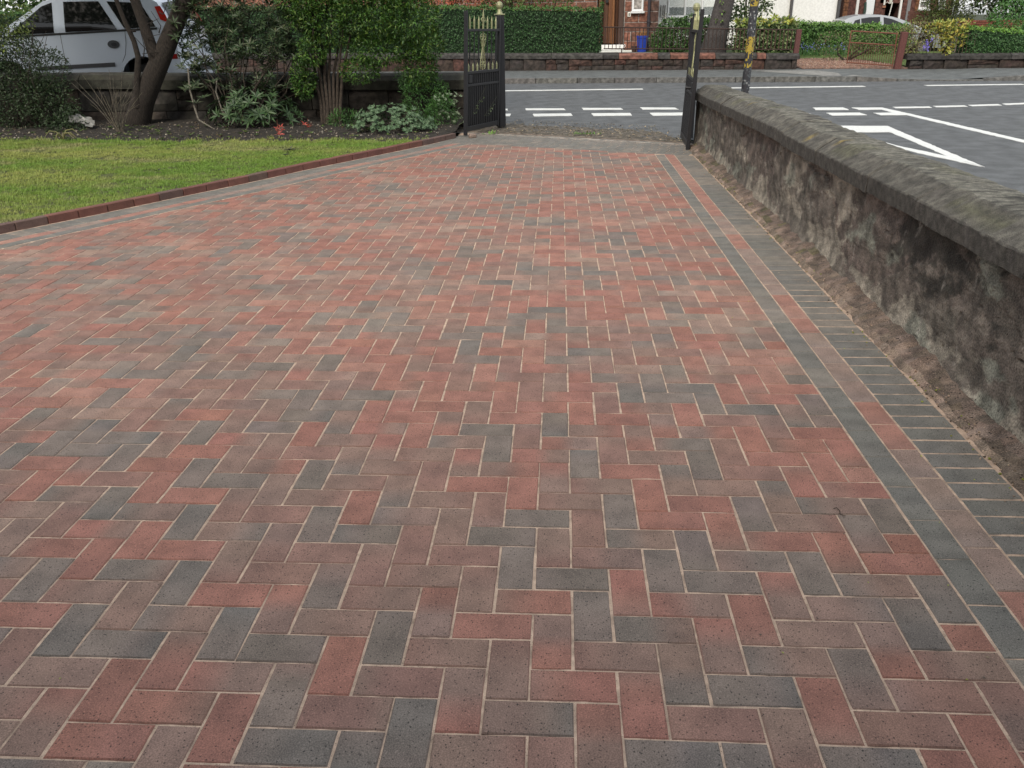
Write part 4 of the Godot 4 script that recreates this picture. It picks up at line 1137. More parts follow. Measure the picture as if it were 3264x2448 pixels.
	for br in [[Vector3(-1.08, 0.28, -9.6), Vector3(-0.92, 0.60, -9.85)], [Vector3(-0.95, 0.22, -9.8), Vector3(-0.80, 0.44, -10.15)]]:
		m.tube([br[0], br[1]], [0.0015, 0.001], 4, lin(0.06, 0.06, 0.035))
		for k in 9: rosette(m, (br[0] as Vector3).lerp(br[1], k / 13.0) + rv() * 0.02 + Vector3(0.03, 0, 0.02), rv(), 3, 0.026, 0.012, [lin(0.06, 0.10, 0.04), lin(0.09, 0.125, 0.06), lin(0.14, 0.17, 0.10)])
	stuff(obj("foliage", m, M.leaf, t))

	# big dark bush at the left edge
	t = thing("small_leaved_bush", "tall loose small leaved dark bush at the far left in front of the car", "bush", Vector3(-7.5, 0.05, -10.1))
	m = MB.new()
	var bc := [lin(0.023, 0.043, 0.016), lin(0.030, 0.056, 0.019), lin(0.038, 0.066, 0.026), lin(0.02, 0.036, 0.014)]
	foliage(m, 17000, [[Vector3(-8.0, 0.55, -10.1), Vector3(0.9, 0.5, 0.4)], [Vector3(-7.4, 0.42, -10.0), Vector3(0.55, 0.42, 0.35)], [Vector3(-7.0, 0.38, -9.9), Vector3(0.42, 0.36, 0.3)], [Vector3(-7.35, 0.95, -10.1), Vector3(0.5, 0.35, 0.3)], [Vector3(-7.9, 1.2, -10.15), Vector3(0.75, 0.4, 0.35)], [Vector3(-6.72, 0.16, -9.75), Vector3(0.28, 0.2, 0.25)], [Vector3(-7.0, 0.85, -10.05), Vector3(0.32, 0.3, 0.25)]], 0.036, 0.019, bc, 0.0, 0.4, 1.4)
	foliage(m, 1100, [[Vector3(-7.45, 1.52, -10.15), Vector3(0.36, 0.25, 0.25)], [Vector3(-7.55, 1.2, -10.0), Vector3(0.3, 0.2, 0.2)]], 0.04, 0.02, [lin(0.10, 0.15, 0.03), lin(0.14, 0.18, 0.035)], 0.05, 0.5, 1.6)
	stuff(obj("foliage", m, M.leaf, t))
	m = MB.new()
	for k in 46:
		var b := Vector3(rng.randf_range(-7.9, -7.0), 0.0, -10.05); var e := Vector3(rng.randf_range(-8.3, -6.65), rng.randf_range(0.3, 1.5), -10.0 + rng.randf_range(-0.2, 0.25))
		m.tube([b, b.lerp(e, 0.5) + rv() * 0.12, e], [0.010, 0.006, 0.003], 4, lin(0.08, 0.065, 0.05))
	stuff(obj("stems", m, M.bark, t))

	# bare twiggy shrub in front of the tree
	t = thing("bare_twigs", "fan of bare pale twigs growing in front of the leaning tree", "shrub", Vector3(-5.9, 0.05, -9.55))
	m = MB.new()
	for k in 19:
		var a := lerpf(-0.75, 0.62, k / 18.0) + rng.randf_range(-0.08, 0.08); var l := rng.randf_range(0.45, 0.88)
		var b := Vector3(-5.86 + rng.randf_range(-0.05, 0.05), 0.04, -9.5); var e := b + Vector3(sin(a) * l, cos(a) * l, rng.randf_range(-0.15, 0.15))
		var mid := b.lerp(e, 0.5) + Vector3(-sin(a) * 0.05, 0.04, 0.02)
		m.tube([b, mid, e], [0.0055, 0.004, 0.0018], 4, vary(lin(0.24, 0.21, 0.16), 0.2))
		if rng.randf() < 0.6: m.tube([mid, mid + Vector3(sin(a + 0.5) * 0.2, cos(a + 0.5) * 0.2, 0.02)], [0.003, 0.0015], 4, lin(0.24, 0.21, 0.16))
	obj("twigs", m, M.bark, t)

	# red-leaved sprigs
	var rs := [[-3.62, -9.25, 0.20, "taller red leaved sprig at the front edge of the bed"], [-3.36, -9.75, 0.16, "smaller red leaved sprig at the foot of the bright green shrub"]]
	for r in rs:
		m = MB.new()
		for k in 6:
			var p := Vector3(r[0] + rng.randf_range(-0.06, 0.06), 0.05 + r[2] * k / 9.0, r[1] + rng.randf_range(-0.03, 0.03))
			rosette(m, p, (Vector3(0, 1, 0.4) + rv() * 0.5).normalized(), 4, 0.06, 0.022, [lin(0.36, 0.06, 0.045), lin(0.40, 0.09, 0.07), lin(0.26, 0.06, 0.04)])
		m.tube([Vector3(r[0], 0.03, r[1]), Vector3(r[0] + 0.01, 0.05 + r[2], r[1])], [0.004, 0.002], 4, lin(0.2, 0.08, 0.05))
		tag(obj("red_sprig", m, M.leaf), r[3], "plant", "red leaved sprigs in the bed")
	# strappy clumps
	for r in [[-7.72, -9.25, 0.32, 9, "clump of arching grey green strap leaves at the left edge of the bed", lin(0.26, 0.31, 0.23)], [-6.3, -8.85, 0.22, 12, "flopped yellowish grass clump where lawn meets bed", lin(0.2, 0.19, 0.08)]]:
		m = MB.new()
		for k in r[3]:
			var a := rng.randf() * TAU; var l: float = r[2] * rng.randf_range(0.7, 1.2)
			var b := Vector3(r[0], 0.05, r[1]); var d := Vector3(cos(a), 0, sin(a) * 0.6)
			var pts := [b, b + d * l * 0.25 + Vector3(0, l * 0.5, 0), b + d * l * 0.6 + Vector3(0, l * 0.55, 0), b + d * l * 0.95 + Vector3(0, l * 0.2, 0)]
			m.tube(pts, [0.006, 0.007, 0.006, 0.002], 4, vary(r[5], 0.2))
		tag(obj("strap_leaves", m, M.leaf), r[4], "plant")
	# a torn sheet of pale plastic caught under the bush
	m = MB.new()
	var g := []
	for i in 9:
		for k in 6:
			var u := i / 8.0; var v := k / 5.0
			g.append(Vector3(-6.72 + u * 0.36, 0.21 - u * 0.09 + 0.10 * v + 0.035 * nf.get_noise_2d(u * 300, v * 240), -9.75 - 0.12 * v + 0.04 * nf.get_noise_2d(u * 260 + 90, v * 300) + (0.05 if k == 0 else 0.0) * sin(u * 9)))
	for i in 8:
		for k in 5:
			if (i + k == 0) or (i == 7 and k > 3) or (i < 2 and k > 2): continue
			m.quad(g[i * 6 + k], g[(i + 1) * 6 + k], g[(i + 1) * 6 + k + 1], g[i * 6 + k + 1], lin(0.20, 0.20, 0.195))
	var pm := mat(0.4); pm.cull_mode = BaseMaterial3D.CULL_DISABLED
	tag(obj("plastic_scrap", m, pm), "crumpled torn scrap of pale grey plastic lying under the dark bush", "plastic scrap")
	# crumbs and dead leaves over the bed and lawn
	m = MB.new()
	for k in 1500:
		var z := rng.randf_range(-10.3, -8.75); var x := rng.randf_range(-8.2, -1.4)
		if z < -9.35 and x > -1.35: continue
		if x > kerb_x(z) - 0.12: continue
		var c := [lin(0.22, 0.19, 0.16), lin(0.10, 0.075, 0.05), lin(0.30, 0.26, 0.21), lin(0.06, 0.05, 0.04), lin(0.13, 0.10, 0.06)][rng.randi() % 5] as Color
		var y := bed_y(x, z)
		if rng.randf() < 0.5: m.box(Vector3(x, y + 0.004, z), Vector3(1, 0.7, 1.2) * rng.randf_range(0.006, 0.02), vary(c, 0.2), 0.0, Basis(rv(), rng.randf() * 3))
		else: m.leaf(Vector3(x, y + 0.01, z), Vector3(rng.randf_range(-1, 1), 0.15, rng.randf_range(-1, 1)).normalized(), Vector3(0.2, 1, 0.1).normalized(), rng.randf_range(0.02, 0.05), rng.randf_range(0.01, 0.02), vary(c, 0.2))
	for k in 140:   # small weeds
		var x := rng.randf_range(-8.0, -1.6); var z := rng.randf_range(-10.0, -8.8)
		if x > kerb_x(z) - 0.15: continue
		rosette(m, Vector3(x, bed_y(x, z) + 0.01, z), Vector3.UP, 5, 0.05, 0.02, [lin(0.07, 0.12, 0.03), lin(0.10, 0.15, 0.035)])
	tag(obj("bed_litter", m, M.leaf), "crumbs, dead leaves and seedlings over the bare soil of the bed", "litter", "", "stuff")
	for q in [[-3.93, -6.35, "dark leaf lying on the lawn, nearest the left edge"], [-2.92, -7.35, "dark leaf lying on the lawn nearest the drive"], [-3.02, -7.75, "larger clump of dark clippings on the lawn"]]:
		m = MB.new()
		for k in (3 if q[0] < -3.5 or q[0] > -3.0 else 14):
			m.leaf(Vector3(q[0] + rng.randf_range(-0.02, 0.02) * (1 if k < 3 else 4), 0.075, q[1] + rng.randf_range(-0.02, 0.02)), Vector3(rng.randf_range(-1, 1), 0.25, rng.randf_range(-1, 1)).normalized(), Vector3.UP, 0.06, 0.03, vary(lin(0.035, 0.04, 0.025), 0.2))
		tag(obj("dead_leaf", m, M.leaf), q[2], "leaf")
	# weeds at the edges of the paving
	for r in [[-0.83, -9.62, 0.07, "round leaved weed under the left gate"], [0.42, -9.55, 0.12, "tuft of grass and weeds at the edge of the sill beyond the gate"]]:
		m = MB.new()
		for k in (8 if r[2] < 0.1 else 46):
			var d := Vector3(rng.randf_range(-1, 1), rng.randf_range(0.25, 0.8), rng.randf_range(-1, 1)).normalized()
			m.leaf(Vector3(r[0] + rng.randf_range(-1.6, 1.6) * r[2], 0.0, r[1] + rng.randf_range(-0.5, 0.5) * r[2]), d, Vector3(0.1, 1, 0.2).normalized(), rng.randf_range(0.04, 0.08), 0.035 if r[2] < 0.1 else 0.013, vary(lin(0.10, 0.19, 0.03), 0.25))
		tag(obj("weed", m, M.leaf), r[3], "weed")
	# a curled dry stalk and a few yellow-green petals on the blocks
	m = MB.new()
	m.tube([Vector3(0.92, 0.003, -0.33), Vector3(0.932, 0.004, -0.335), Vector3(0.936, 0.004, -0.318), Vector3(0.932, 0.004, -0.30), Vector3(0.94, 0.004, -0.288), Vector3(0.946, 0.003, -0.29)], [0.001, 0.0013, 0.0013, 0.0013, 0.0012, 0.0008], 5, lin(0.12, 0.085, 0.06))
	tag(obj("dry_stalk", m, M.bark), "tiny curled dry stalk on the blocks near the right border", "stalk")
	m = MB.new()
	for k in 150:
		var z := rng.randf_range(0.7, -7.5); var x := rng.randf_range(-1.2, 1.5) if rng.randf() < 0.35 else rng.randf_range(0.9, 1.54)
		m.leaf(Vector3(x, 0.002, z), Vector3(rng.randf_range(-1, 1), 0.3, rng.randf_range(-1, 1)).normalized(), Vector3.UP, rng.randf_range(0.005, 0.011), 0.005, vary([lin(0.28, 0.30, 0.05), lin(0.08, 0.06, 0.045), lin(0.2, 0.15, 0.09)][rng.randi() % 3], 0.2))
	tag(obj("fallen_bits", m, M.leaf), "specks of fallen petals and seeds on the blocks", "litter", "", "stuff")

# ---------------------------------------------------------------- hedges and plants across the road
func hedge(called: String, label: String, category: String, xa: float, xb: float, zf: Callable, depth: float, y0: Callable, y1: Callable, n: int, l: float, w: float, cols: Array, m_: Material, rough := 0.03, tip: Array = []) -> Node3D:
	var xm := (xa + xb) / 2
	var h := thing(called, label, category, Vector3(xm, y0.call(xm), zf.call(xm) - depth / 2))
	var core := MB.new(); var S := maxi(2, int((xb - xa) / 0.5))
	for i in S:
		var a := lerpf(xa + 0.06, xb - 0.06, float(i) / S); var b := lerpf(xa + 0.06, xb - 0.06, float(i + 1) / S)
		var c: Color = cols[0]
		var fa := Vector3(a, y0.call(a), zf.call(a) - 0.08); var fb := Vector3(b, y0.call(b), zf.call(b) - 0.08)
		var ta := Vector3(a, y1.call(a) - 0.07, zf.call(a) - 0.08); var tb := Vector3(b, y1.call(b) - 0.07, zf.call(b) - 0.08)
		var k := Vector3(0, 0, -depth + 0.16)
		core.quad(fa, fb, tb, ta, c); core.quad(ta, tb, tb + k, ta + k, c); core.quad(fb + k, fa + k, ta + k, tb + k, c)
		if i == 0: core.quad(fa + k, fa, ta, ta + k, c)
		if i == S - 1: core.quad(fb, fb + k, tb + k, tb, c)
	stuff(obj("inner_growth", core, M.soil, h))
	var m := MB.new()
	var H: float = y1.call(xm) - y0.call(xm)
	var A := [(xb - xa) * H, (xb - xa) * depth, depth * H, (xb - xa) * H * 0.4]; var tot: float = A[0] + A[1] + A[2] * 2 + A[3]
	for k in n:
		var s := rng.randf() * tot; var x := rng.randf_range(xa, xb); var p: Vector3; var o: Vector3
		var yb: float = y0.call(x); var yt: float = y1.call(x) + 0.02 * nf.get_noise_1d(x * 70)
		var dz := rough * nf.get_noise_2d(x * 90, s * 0) 
		if s < A[0]: p = Vector3(x, rng.randf_range(yb, yt), zf.call(x)); o = Vector3(0, 0.1, 1)
		elif s < A[0] + A[1]: p = Vector3(x, yt, zf.call(x) - rng.randf() * depth); o = Vector3(0, 1, 0.1)
		elif s < A[0] + A[1] + A[2]: p = Vector3(xb, rng.randf_range(yb, yt), zf.call(xb) - rng.randf() * depth); o = Vector3(1, 0.1, 0)
		elif s < A[0] + A[1] + A[2] * 2: p = Vector3(xa, rng.randf_range(yb, yt), zf.call(xa) - rng.randf() * depth); o = Vector3(-1, 0.1, 0)
		else: p = Vector3(x, rng.randf_range(yb, yt), zf.call(x) - depth); o = Vector3(0, 0.1, -1)
		var e := nf.get_noise_3d(p.x * 70, p.y * 70, p.z * 70); var e2 := nf.get_noise_3d(p.x * 200, p.y * 200, p.z * 200)
		p += o * (e * rough * 2.0 + e2 * rough - rng.randf() * 0.06) + rv() * 0.012
		var d := (o * 0.55 + rv() * 0.9).normalized(); var up := (o + Vector3.UP * 0.4 + rv() * 0.5).normalized()
		if absf(d.dot(up)) > 0.95: continue
		var c: Color = cols[rng.randi() % cols.size()]
		if not tip.is_empty() and p.y > yt - 0.09 and rng.randf() < 0.8: c = tip[rng.randi() % tip.size()]
		var sc := rng.randf_range(0.7, 1.2)
		m.leaf(p, d, up, l * sc, w * sc, vary(c * (1.0 + e2 * 0.35), 0.22))
	stuff(obj("foliage", m, m_, h))
	return h

func far_shrub(called: String, label: String, category: String, at: Vector3, blobs: Array, n: int, l: float, w: float, cols: Array, gap := 0.0, m_: Material = null) -> Node3D:
	var t := thing(called, label, category, at)
	var st := MB.new()
	for b in blobs:
		st.tube([at, at.lerp(b[0], 0.5) + rv() * 0.1, b[0]], [0.035, 0.025, 0.01], 5, lin(0.09, 0.075, 0.06))
	obj("stem", st, M.bark, t)
	var m := MB.new(); foliage(m, n, blobs, l, w, cols, gap, 0.6)
	stuff(obj("foliage", m, m_ if m_ else M.leaf, t))
	return t

# ---------------------------------------------------------------- across the road: walls, railings, gate
func far_side() -> void:
	var red := [lin(0.095, 0.054, 0.043), lin(0.075, 0.051, 0.043), lin(0.125, 0.062, 0.048), lin(0.068, 0.054, 0.047), lin(0.09, 0.06, 0.05), lin(0.06, 0.05, 0.045)]
	var grey := lin(0.088, 0.082, 0.078); var clean := lin(0.27, 0.12, 0.088)
	var w := thing("sandstone_wall", "low red sandstone wall with coping under the box hedge and railings", "wall", Vector3(-2, 0.1, -22.5))
	var yb := func(x: float) -> float: return lerpf(0.43, 0.35, clampf((x + 3.7) / 9.9, -1.0, 1.0))
	var g0 := func(_x): return 0.06
	stone_run(w, -20.4, 6.2, far_z, g0, yb, red, 0.3, 0.34, 0.68, 0.02, 0.45)
	var core := MB.new()
	core.box(Vector3(-7.1, 0.2, far_z(-7.1) - 0.2), Vector3(26.6, 0.36, 0.26), lin(0.10, 0.08, 0.07), 0.0, Basis(Vector3.UP, -0.0997))
	obj("mortar_core", core, M.stone, w)
	coping_run(w, [-20.4, -18.9, -17.4, -15.6, -14.0, -12.4, -10.9, -9.6, -8.1, -6.6, -5.1, -3.5, -1.85, -0.18, 1.2, 1.62, 2.64, 2.96, 4.12, 5.17, 5.4, 6.24], [grey, grey * 0.9, grey, grey * 1.08, grey * 0.95, grey, grey * 0.9, grey * 1.1, grey, grey * 0.85, grey, grey * 1.05, grey * 0.95, grey * 1.1, grey * 0.7, clean, grey, clean * 0.95, grey * 0.9, clean, grey * 0.85], far_z, yb, 0.085, 0.06, 0.36, 0.035)
	var w2 := thing("sandstone_wall", "low dark sandstone wall right of the red gate under the trimmed hedge", "wall", Vector3(12, 0.1, -21.1))
	var yb2 := func(_x): return 0.315
	stone_run(w2, 8.95, 17.5, far_z, g0, yb2, [red[1] * 0.9, red[3] * 0.85, red[4] * 0.9, red[5]], 0.3, 0.3, 0.75, 0.03, 0.4)
	core = MB.new(); core.box(Vector3(13.2, 0.18, far_z(13.2) - 0.2), Vector3(8.5, 0.3, 0.26), lin(0.12, 0.095, 0.08), 0.0, Basis(Vector3.UP, -0.0997)); obj("mortar_core", core, M.stone, w2)
	coping_run(w2, [8.85, 10.1, 11.3, 12.6, 14.0, 15.5, 17.5], [grey * 0.7, grey * 0.75, grey * 1.05, grey * 0.9, grey], far_z, yb2, 0.09, 0.05, 0.36, 0.04)

	# railings, one bar after another
	var rl := thing("railing", "thin rusty iron railing on the sandstone wall in front of the sandstone house", "railing", Vector3(3.7, 0.5, -22.1))
	var R := lin(0.065, 0.036, 0.03)
	var rz := func(x: float) -> float: return far_z(x) - 0.16
	var bar := func(root, a: Vector3, b: Vector3, r: float, nm: String, c: Color = R):
		var m := MB.new(); m.tube([a, b], [r, r], 6, c); obj(nm, m, M.rust, root)
	var ty := func(x: float) -> float: return lerpf(1.17, 1.045, (x - 1.22) / 4.95)
	var by := func(x: float) -> float: return lerpf(0.64, 0.575, (x - 1.22) / 4.95)
	bar.call(rl, Vector3(1.22, ty.call(1.22), rz.call(1.22)), Vector3(6.1, ty.call(6.1), rz.call(6.1)), 0.017, "rail")
	bar.call(rl, Vector3(1.22, by.call(1.22), rz.call(1.22)), Vector3(6.1, by.call(6.1), rz.call(6.1)), 0.014, "rail")
	for k in 49:
		var x := 1.25 + k * 0.0995
		bar.call(rl, Vector3(x, by.call(x), rz.call(x)), Vector3(x, ty.call(x), rz.call(x)), 0.0105 if x < 4.6 else 0.013, "bar", R if x < 4.6 else lin(0.10, 0.05, 0.036))
	for x in [1.7, 2.95, 3.95, 5.1]:
		bar.call(rl, Vector3(x, 0.46, rz.call(x)), Vector3(x, by.call(x), rz.call(x)), 0.014, "foot")
	for s in [-1.0, 1.0]:
		var sc := MB.new(); var q := []
		for p in spiral(Vector2(1.70 + s * 0.055, 0.70), 0.045, 0.012, PI * 0.5, PI * 0.5 - s * TAU * 1.1): q.append(Vector3(p.x, p.y, rz.call(p.x) + 0.015))
		var rr := []; rr.resize(q.size()); rr.fill(0.007)
		sc.tube(q, rr, 5, lin(0.75, 0.75, 0.74))
		obj("scroll", sc, M.white, rl)
	var ps := MB.new(); ps.box(Vector3(6.18, 0.75, far_z(6.18) - 0.16), Vector3(0.125, 0.62, 0.12), lin(0.16, 0.062, 0.055), 0.01, Basis(Vector3.BACK, -0.03))
	tag(obj("red_post", ps, M.rust), "dull red square post on the end of the railed wall", "post")
	var pp := MB.new(); pp.box(Vector3(8.70, 0.47, -21.5), Vector3(0.16, 1.0, 0.14), lin(0.17, 0.062, 0.052), 0.012, Basis(Vector3.BACK, -0.06))
	tag(obj("red_post", pp, M.rust), "dull red square post the rusty gate hangs on", "post")
	var gt := thing("rusty_gate", "rust red barred iron gate standing open across a gravel drive", "gate", Vector3(8.58, 0.1, -21.6))
	var GR := lin(0.26, 0.095, 0.06)
	var gx := func(t: float) -> Vector2: return Vector2(8.57, -21.55).lerp(Vector2(7.56, -22.0), t)
	var gp := func(t: float, y: float) -> Vector3: var q: Vector2 = gx.call(t); return Vector3(q.x, y + t * 0.07, q.y)
	for y in [0.17, 0.655, 0.93]: bar.call(gt, gp.call(0.0, y), gp.call(1.0, y), 0.016, "rail", GR)
	for t in [0.0, 1.0]: bar.call(gt, gp.call(t, 0.13), gp.call(t, 0.95), 0.016, "stile", GR)
	for k in 19: bar.call(gt, gp.call((k + 1) / 20.0, 0.17), gp.call((k + 1) / 20.0, 0.655), 0.007, "bar", GR * 0.6)
	var r2 := thing("railing", "rusty railing on the right hand wall, half hidden by golden leaves", "railing", Vector3(9.6, 0.4, -21.5))
	bar.call(r2, Vector3(8.8, 0.92, -21.55), Vector3(10.5, 0.90, -21.4), 0.012, "rail", R)
	for k in 20: var x := 8.84 + k * 0.085; bar.call(r2, Vector3(x, 0.44, -21.55 + 0.088 * (x - 8.8)), Vector3(x, 0.915, -21.55 + 0.088 * (x - 8.8)), 0.0075, "bar", lin(0.15, 0.12, 0.075))

	# ground behind the walls
	sheet("front_garden", PackedVector2Array([Vector2(-60, -29), Vector2(-60, -60), Vector2(6.35, -60), Vector2(6.35, far_z(6.3) - 0.34), Vector2(-12.3, far_z(-12.3) - 0.34)]), 0.40, lin(0.085, 0.135, 0.03), M.soil)
	sheet("garden_path", PackedVector2Array([Vector2(1.3, -23.2), Vector2(6.2, -22.4), Vector2(6.2, -23.6), Vector2(1.3, -26.8)]), 0.406, lin(0.30, 0.29, 0.28), M.asphalt)
	sheet("gravel_drive", PackedVector2Array([Vector2(6.36, -21.75), Vector2(8.95, -21.5), Vector2(9.2, -26.6), Vector2(6.36, -27.2)]), 0.125, lin(0.36, 0.215, 0.165), M.soil)
	sheet("far_lawn", PackedVector2Array([Vector2(6.36, -27.2), Vector2(9.2, -26.6), Vector2(9.2, -21.55), Vector2(60, -17), Vector2(60, -70), Vector2(6.36, -70)]), 0.13, lin(0.13, 0.20, 0.035), M.soil)
	var gr := MB.new()
	for k in 2600:
		var x := rng.randf_range(6.4, 9.1); var z := rng.randf_range(-27.0, -21.7)
		gr.box(Vector3(x, 0.13, z), Vector3(1, 0.7, 1) * rng.randf_range(0.012, 0.03), vary([lin(0.40, 0.24, 0.18), lin(0.30, 0.18, 0.14), lin(0.46, 0.33, 0.26)][rng.randi() % 3], 0.2), 0.0, Basis(rv(), rng.randf() * 3))
	tag(obj("gravel", gr, M.sand), "pinkish gravel of the drive behind the rusty gate", "gravel", "", "stuff")

	# hedges and shrubs
	var hc := [lin(0.020, 0.058, 0.016), lin(0.028, 0.075, 0.020), lin(0.022, 0.064, 0.016), lin(0.035, 0.088, 0.024)]
	hedge("box_hedge", "long square clipped dark green hedge on the sandstone wall", "hedge", -24.0, 1.16, func(x): return far_z(x) - 0.10, 0.8, func(x): return 0.5 - 0.004 * (x + 1.0), func(x): return lerpf(1.80, 1.62, clampf((x + 5) / 6.2, 0, 1)), 42000, 0.055, 0.034, hc, M.leaf, 0.03, [lin(0.05, 0.12, 0.02), lin(0.06, 0.14, 0.025)])
	hedge("box_hedge", "clipped hedge with bright green top on the right hand dark wall", "hedge", 10.3, 17.5, func(x): return far_z(x) - 0.1, 0.9, func(_x): return 0.42, func(x): return lerpf(1.08, 0.9, clampf((x - 10.3) / 1.8, 0, 1)), 15000, 0.05, 0.03, [lin(0.03, 0.085, 0.022), lin(0.04, 0.105, 0.028), lin(0.034, 0.09, 0.024), lin(0.05, 0.12, 0.03)], M.leaf, 0.03, [lin(0.10, 0.22, 0.025), lin(0.13, 0.26, 0.03)])
	var mc := [lin(0.055, 0.13, 0.03), lin(0.075, 0.165, 0.036), lin(0.10, 0.20, 0.045), lin(0.04, 0.095, 0.025)]
	hedge("privet_hedge", "mid green loose hedge behind the gravel drive in front of the silver hatchback", "hedge", 7.9, 11.9, func(_x): return -29.4, 0.8, func(_x): return 0.1, func(x): return lerpf(1.18, 0.98, (x - 7.9) / 4.0), 9000, 0.075, 0.045, mc, M.leaf, 0.06, [lin(0.13, 0.25, 0.045), lin(0.11, 0.22, 0.04)])
	# laurel behind the railing: big pale leaves
	var lc := [lin(0.075, 0.13, 0.04), lin(0.05, 0.095, 0.028), lin(0.17, 0.21, 0.09), lin(0.20, 0.235, 0.11), lin(0.06, 0.10, 0.03)]
	hedge("laurel_hedge", "pale leaved laurel hedge with yellow tops behind the railing right of the street tree", "hedge", 4.75, 6.15, func(x): return far_z(x) - 0.32, 0.6, func(_x): return 0.42, func(_x): return 1.27, 2300, 0.12, 0.05, lc, M.gloss, 0.06, [lin(0.30, 0.29, 0.05), lin(0.24, 0.27, 0.05), lin(0.18, 0.25, 0.05)])
	far_shrub("ivy_clad_trunk", "tall mass of ivy leaves left of the white gable", "ivy", Vector3(5.2, 0.4, -24.0), [[Vector3(5.2, 1.9, -24.0), Vector3(0.55, 0.9, 0.5)], [Vector3(5.65, 2.2, -24.0), Vector3(0.42, 0.85, 0.45)], [Vector3(5.0, 1.1, -23.8), Vector3(0.4, 0.6, 0.4)], [Vector3(5.3, 3.2, -24.0), Vector3(0.7, 0.8, 0.6)]], 3200, 0.105, 0.055, [lin(0.05, 0.095, 0.03), lin(0.07, 0.12, 0.04), lin(0.15, 0.19, 0.085), lin(0.035, 0.07, 0.024)], -0.05, M.gloss)
	far_shrub("rose_bush", "dark green bush behind the railing in front of the white bay window", "bush", Vector3(3.3, 0.4, -24.3), [[Vector3(3.3, 0.85, -24.3), Vector3(0.55, 0.55, 0.5)], [Vector3(3.9, 1.0, -24.5), Vector3(0.6, 0.45, 0.5)], [Vector3(2.95, 0.75, -24.0), Vector3(0.35, 0.4, 0.35)], [Vector3(4.3, 0.9, -24.2), Vector3(0.5, 0.5, 0.4)]], 7500, 0.075, 0.04, [lin(0.035, 0.085, 0.02), lin(0.055, 0.125, 0.028), lin(0.08, 0.17, 0.04), lin(0.03, 0.06, 0.02)], 0.0)
	far_shrub("white_flowered_shrub", "small dark shrub with white blossom at the corner of the sandstone house", "shrub", Vector3(3.2, 0.4, -25.6), [[Vector3(3.25, 1.05, -25.6), Vector3(0.3, 0.45, 0.3)]], 420, 0.06, 0.035, [lin(0.05, 0.09, 0.03), lin(0.06, 0.05, 0.04), lin(0.55, 0.54, 0.50), lin(0.5, 0.47, 0.42)], 0.0)
	far_shrub("golden_shrub", "golden yellow leaved shrub spilling over the right hand railing", "shrub", Vector3(9.9, 0.42, -21.75), [[Vector3(9.65, 1.0, -21.6), Vector3(0.42, 0.22, 0.3)], [Vector3(9.95, 0.85, -21.5), Vector3(0.3, 0.35, 0.2)], [Vector3(9.75, 0.62, -21.4), Vector3(0.28, 0.25, 0.14)], [Vector3(10.15, 1.12, -21.8), Vector3(0.35, 0.12, 0.3)]], 750, 0.085, 0.055, [lin(0.30, 0.29, 0.05), lin(0.24, 0.26, 0.05), lin(0.17, 0.22, 0.045), lin(0.33, 0.26, 0.05)], -0.1)
	far_shrub("twiggy_shrub", "brownish twiggy shrub with pale leaves behind the railing beside the red post", "shrub", Vector3(9.1, 0.42, -21.9), [[Vector3(9.1, 0.8, -21.75), Vector3(0.5, 0.32, 0.25)], [Vector3(9.3, 1.05, -21.9), Vector3(0.55, 0.15, 0.3)], [Vector3(8.95, 0.6, -21.55), Vector3(0.3, 0.2, 0.12)]], 1500, 0.06, 0.028, [lin(0.16, 0.12, 0.07), lin(0.20, 0.16, 0.09), lin(0.16, 0.20, 0.05), lin(0.10, 0.075, 0.045), lin(0.26, 0.28, 0.07)], -0.05)
	far_shrub("twiggy_hedge", "brown stemmed sparse hedge seen through the rusty gate", "hedge", Vector3(8.6, 0.1, -25.5), [[Vector3(8.3, 0.55, -25.5), Vector3(0.7, 0.42, 0.3)], [Vector3(9.0, 0.6, -25.2), Vector3(0.5, 0.42, 0.3)], [Vector3(9.6, 0.65, -24.6), Vector3(0.7, 0.45, 0.4)]], 2200, 0.065, 0.03, [lin(0.11, 0.085, 0.05), lin(0.09, 0.12, 0.035), lin(0.14, 0.12, 0.07), lin(0.12, 0.20, 0.045)], -0.05)
	# bluebells along the foot of the hedge
	var bl := MB.new()
	for k in 200:
		var x := rng.randf_range(7.4, 9.6); var z := rng.randf_range(-28.9, -28.0); var h := rng.randf_range(0.15, 0.42)
		bl.blade(Vector3(x, 0.12, z), Vector3(rng.randf_range(-0.3, 0.3), 1, rng.randf_range(-0.2, 0.2)).normalized(), rv(), h, 0.03, vary(lin(0.05, 0.12, 0.03), 0.2))
		if k % 5 == 0:
			for q in 4: bl.leaf(Vector3(x, 0.12 + h + rng.randf_range(-0.07, 0.07), z + 0.03) + rv() * 0.03, rv(), Vector3.UP, 0.05, 0.04, vary([lin(0.15, 0.16, 0.45), lin(0.22, 0.23, 0.52), lin(0.11, 0.11, 0.36)][rng.randi() % 3], 0.15))
	tag(obj("bluebells", bl, M.petal), "drift of bluebells and their leaves in front of the mid green hedge", "flowers", "", "stuff")
	var ir := MB.new()
	for k in 12:
		var b := Vector3(9.28 + rng.randf_range(-0.1, 0.12), 0.55 + k * 0.022, -21.32)
		for q in 5: ir.leaf(b + rv() * 0.025, rv(), Vector3.UP, 0.055, 0.045, vary(lin(0.24, 0.20, 0.58), 0.2))
	tag(obj("iris_flowers", ir, M.petal), "spike of violet flowers against the right hand railing", "flowers", "", "stuff")
	var ww := MB.new()
	for q in 7: ww.leaf(Vector3(9.72, 0.66, -21.32) + rv() * 0.03, rv(), Vector3.UP, 0.06, 0.05, lin(0.7, 0.66, 0.5))
	tag(obj("white_flower", ww, M.petal), "single cream white flower against the right hand railing", "flower")
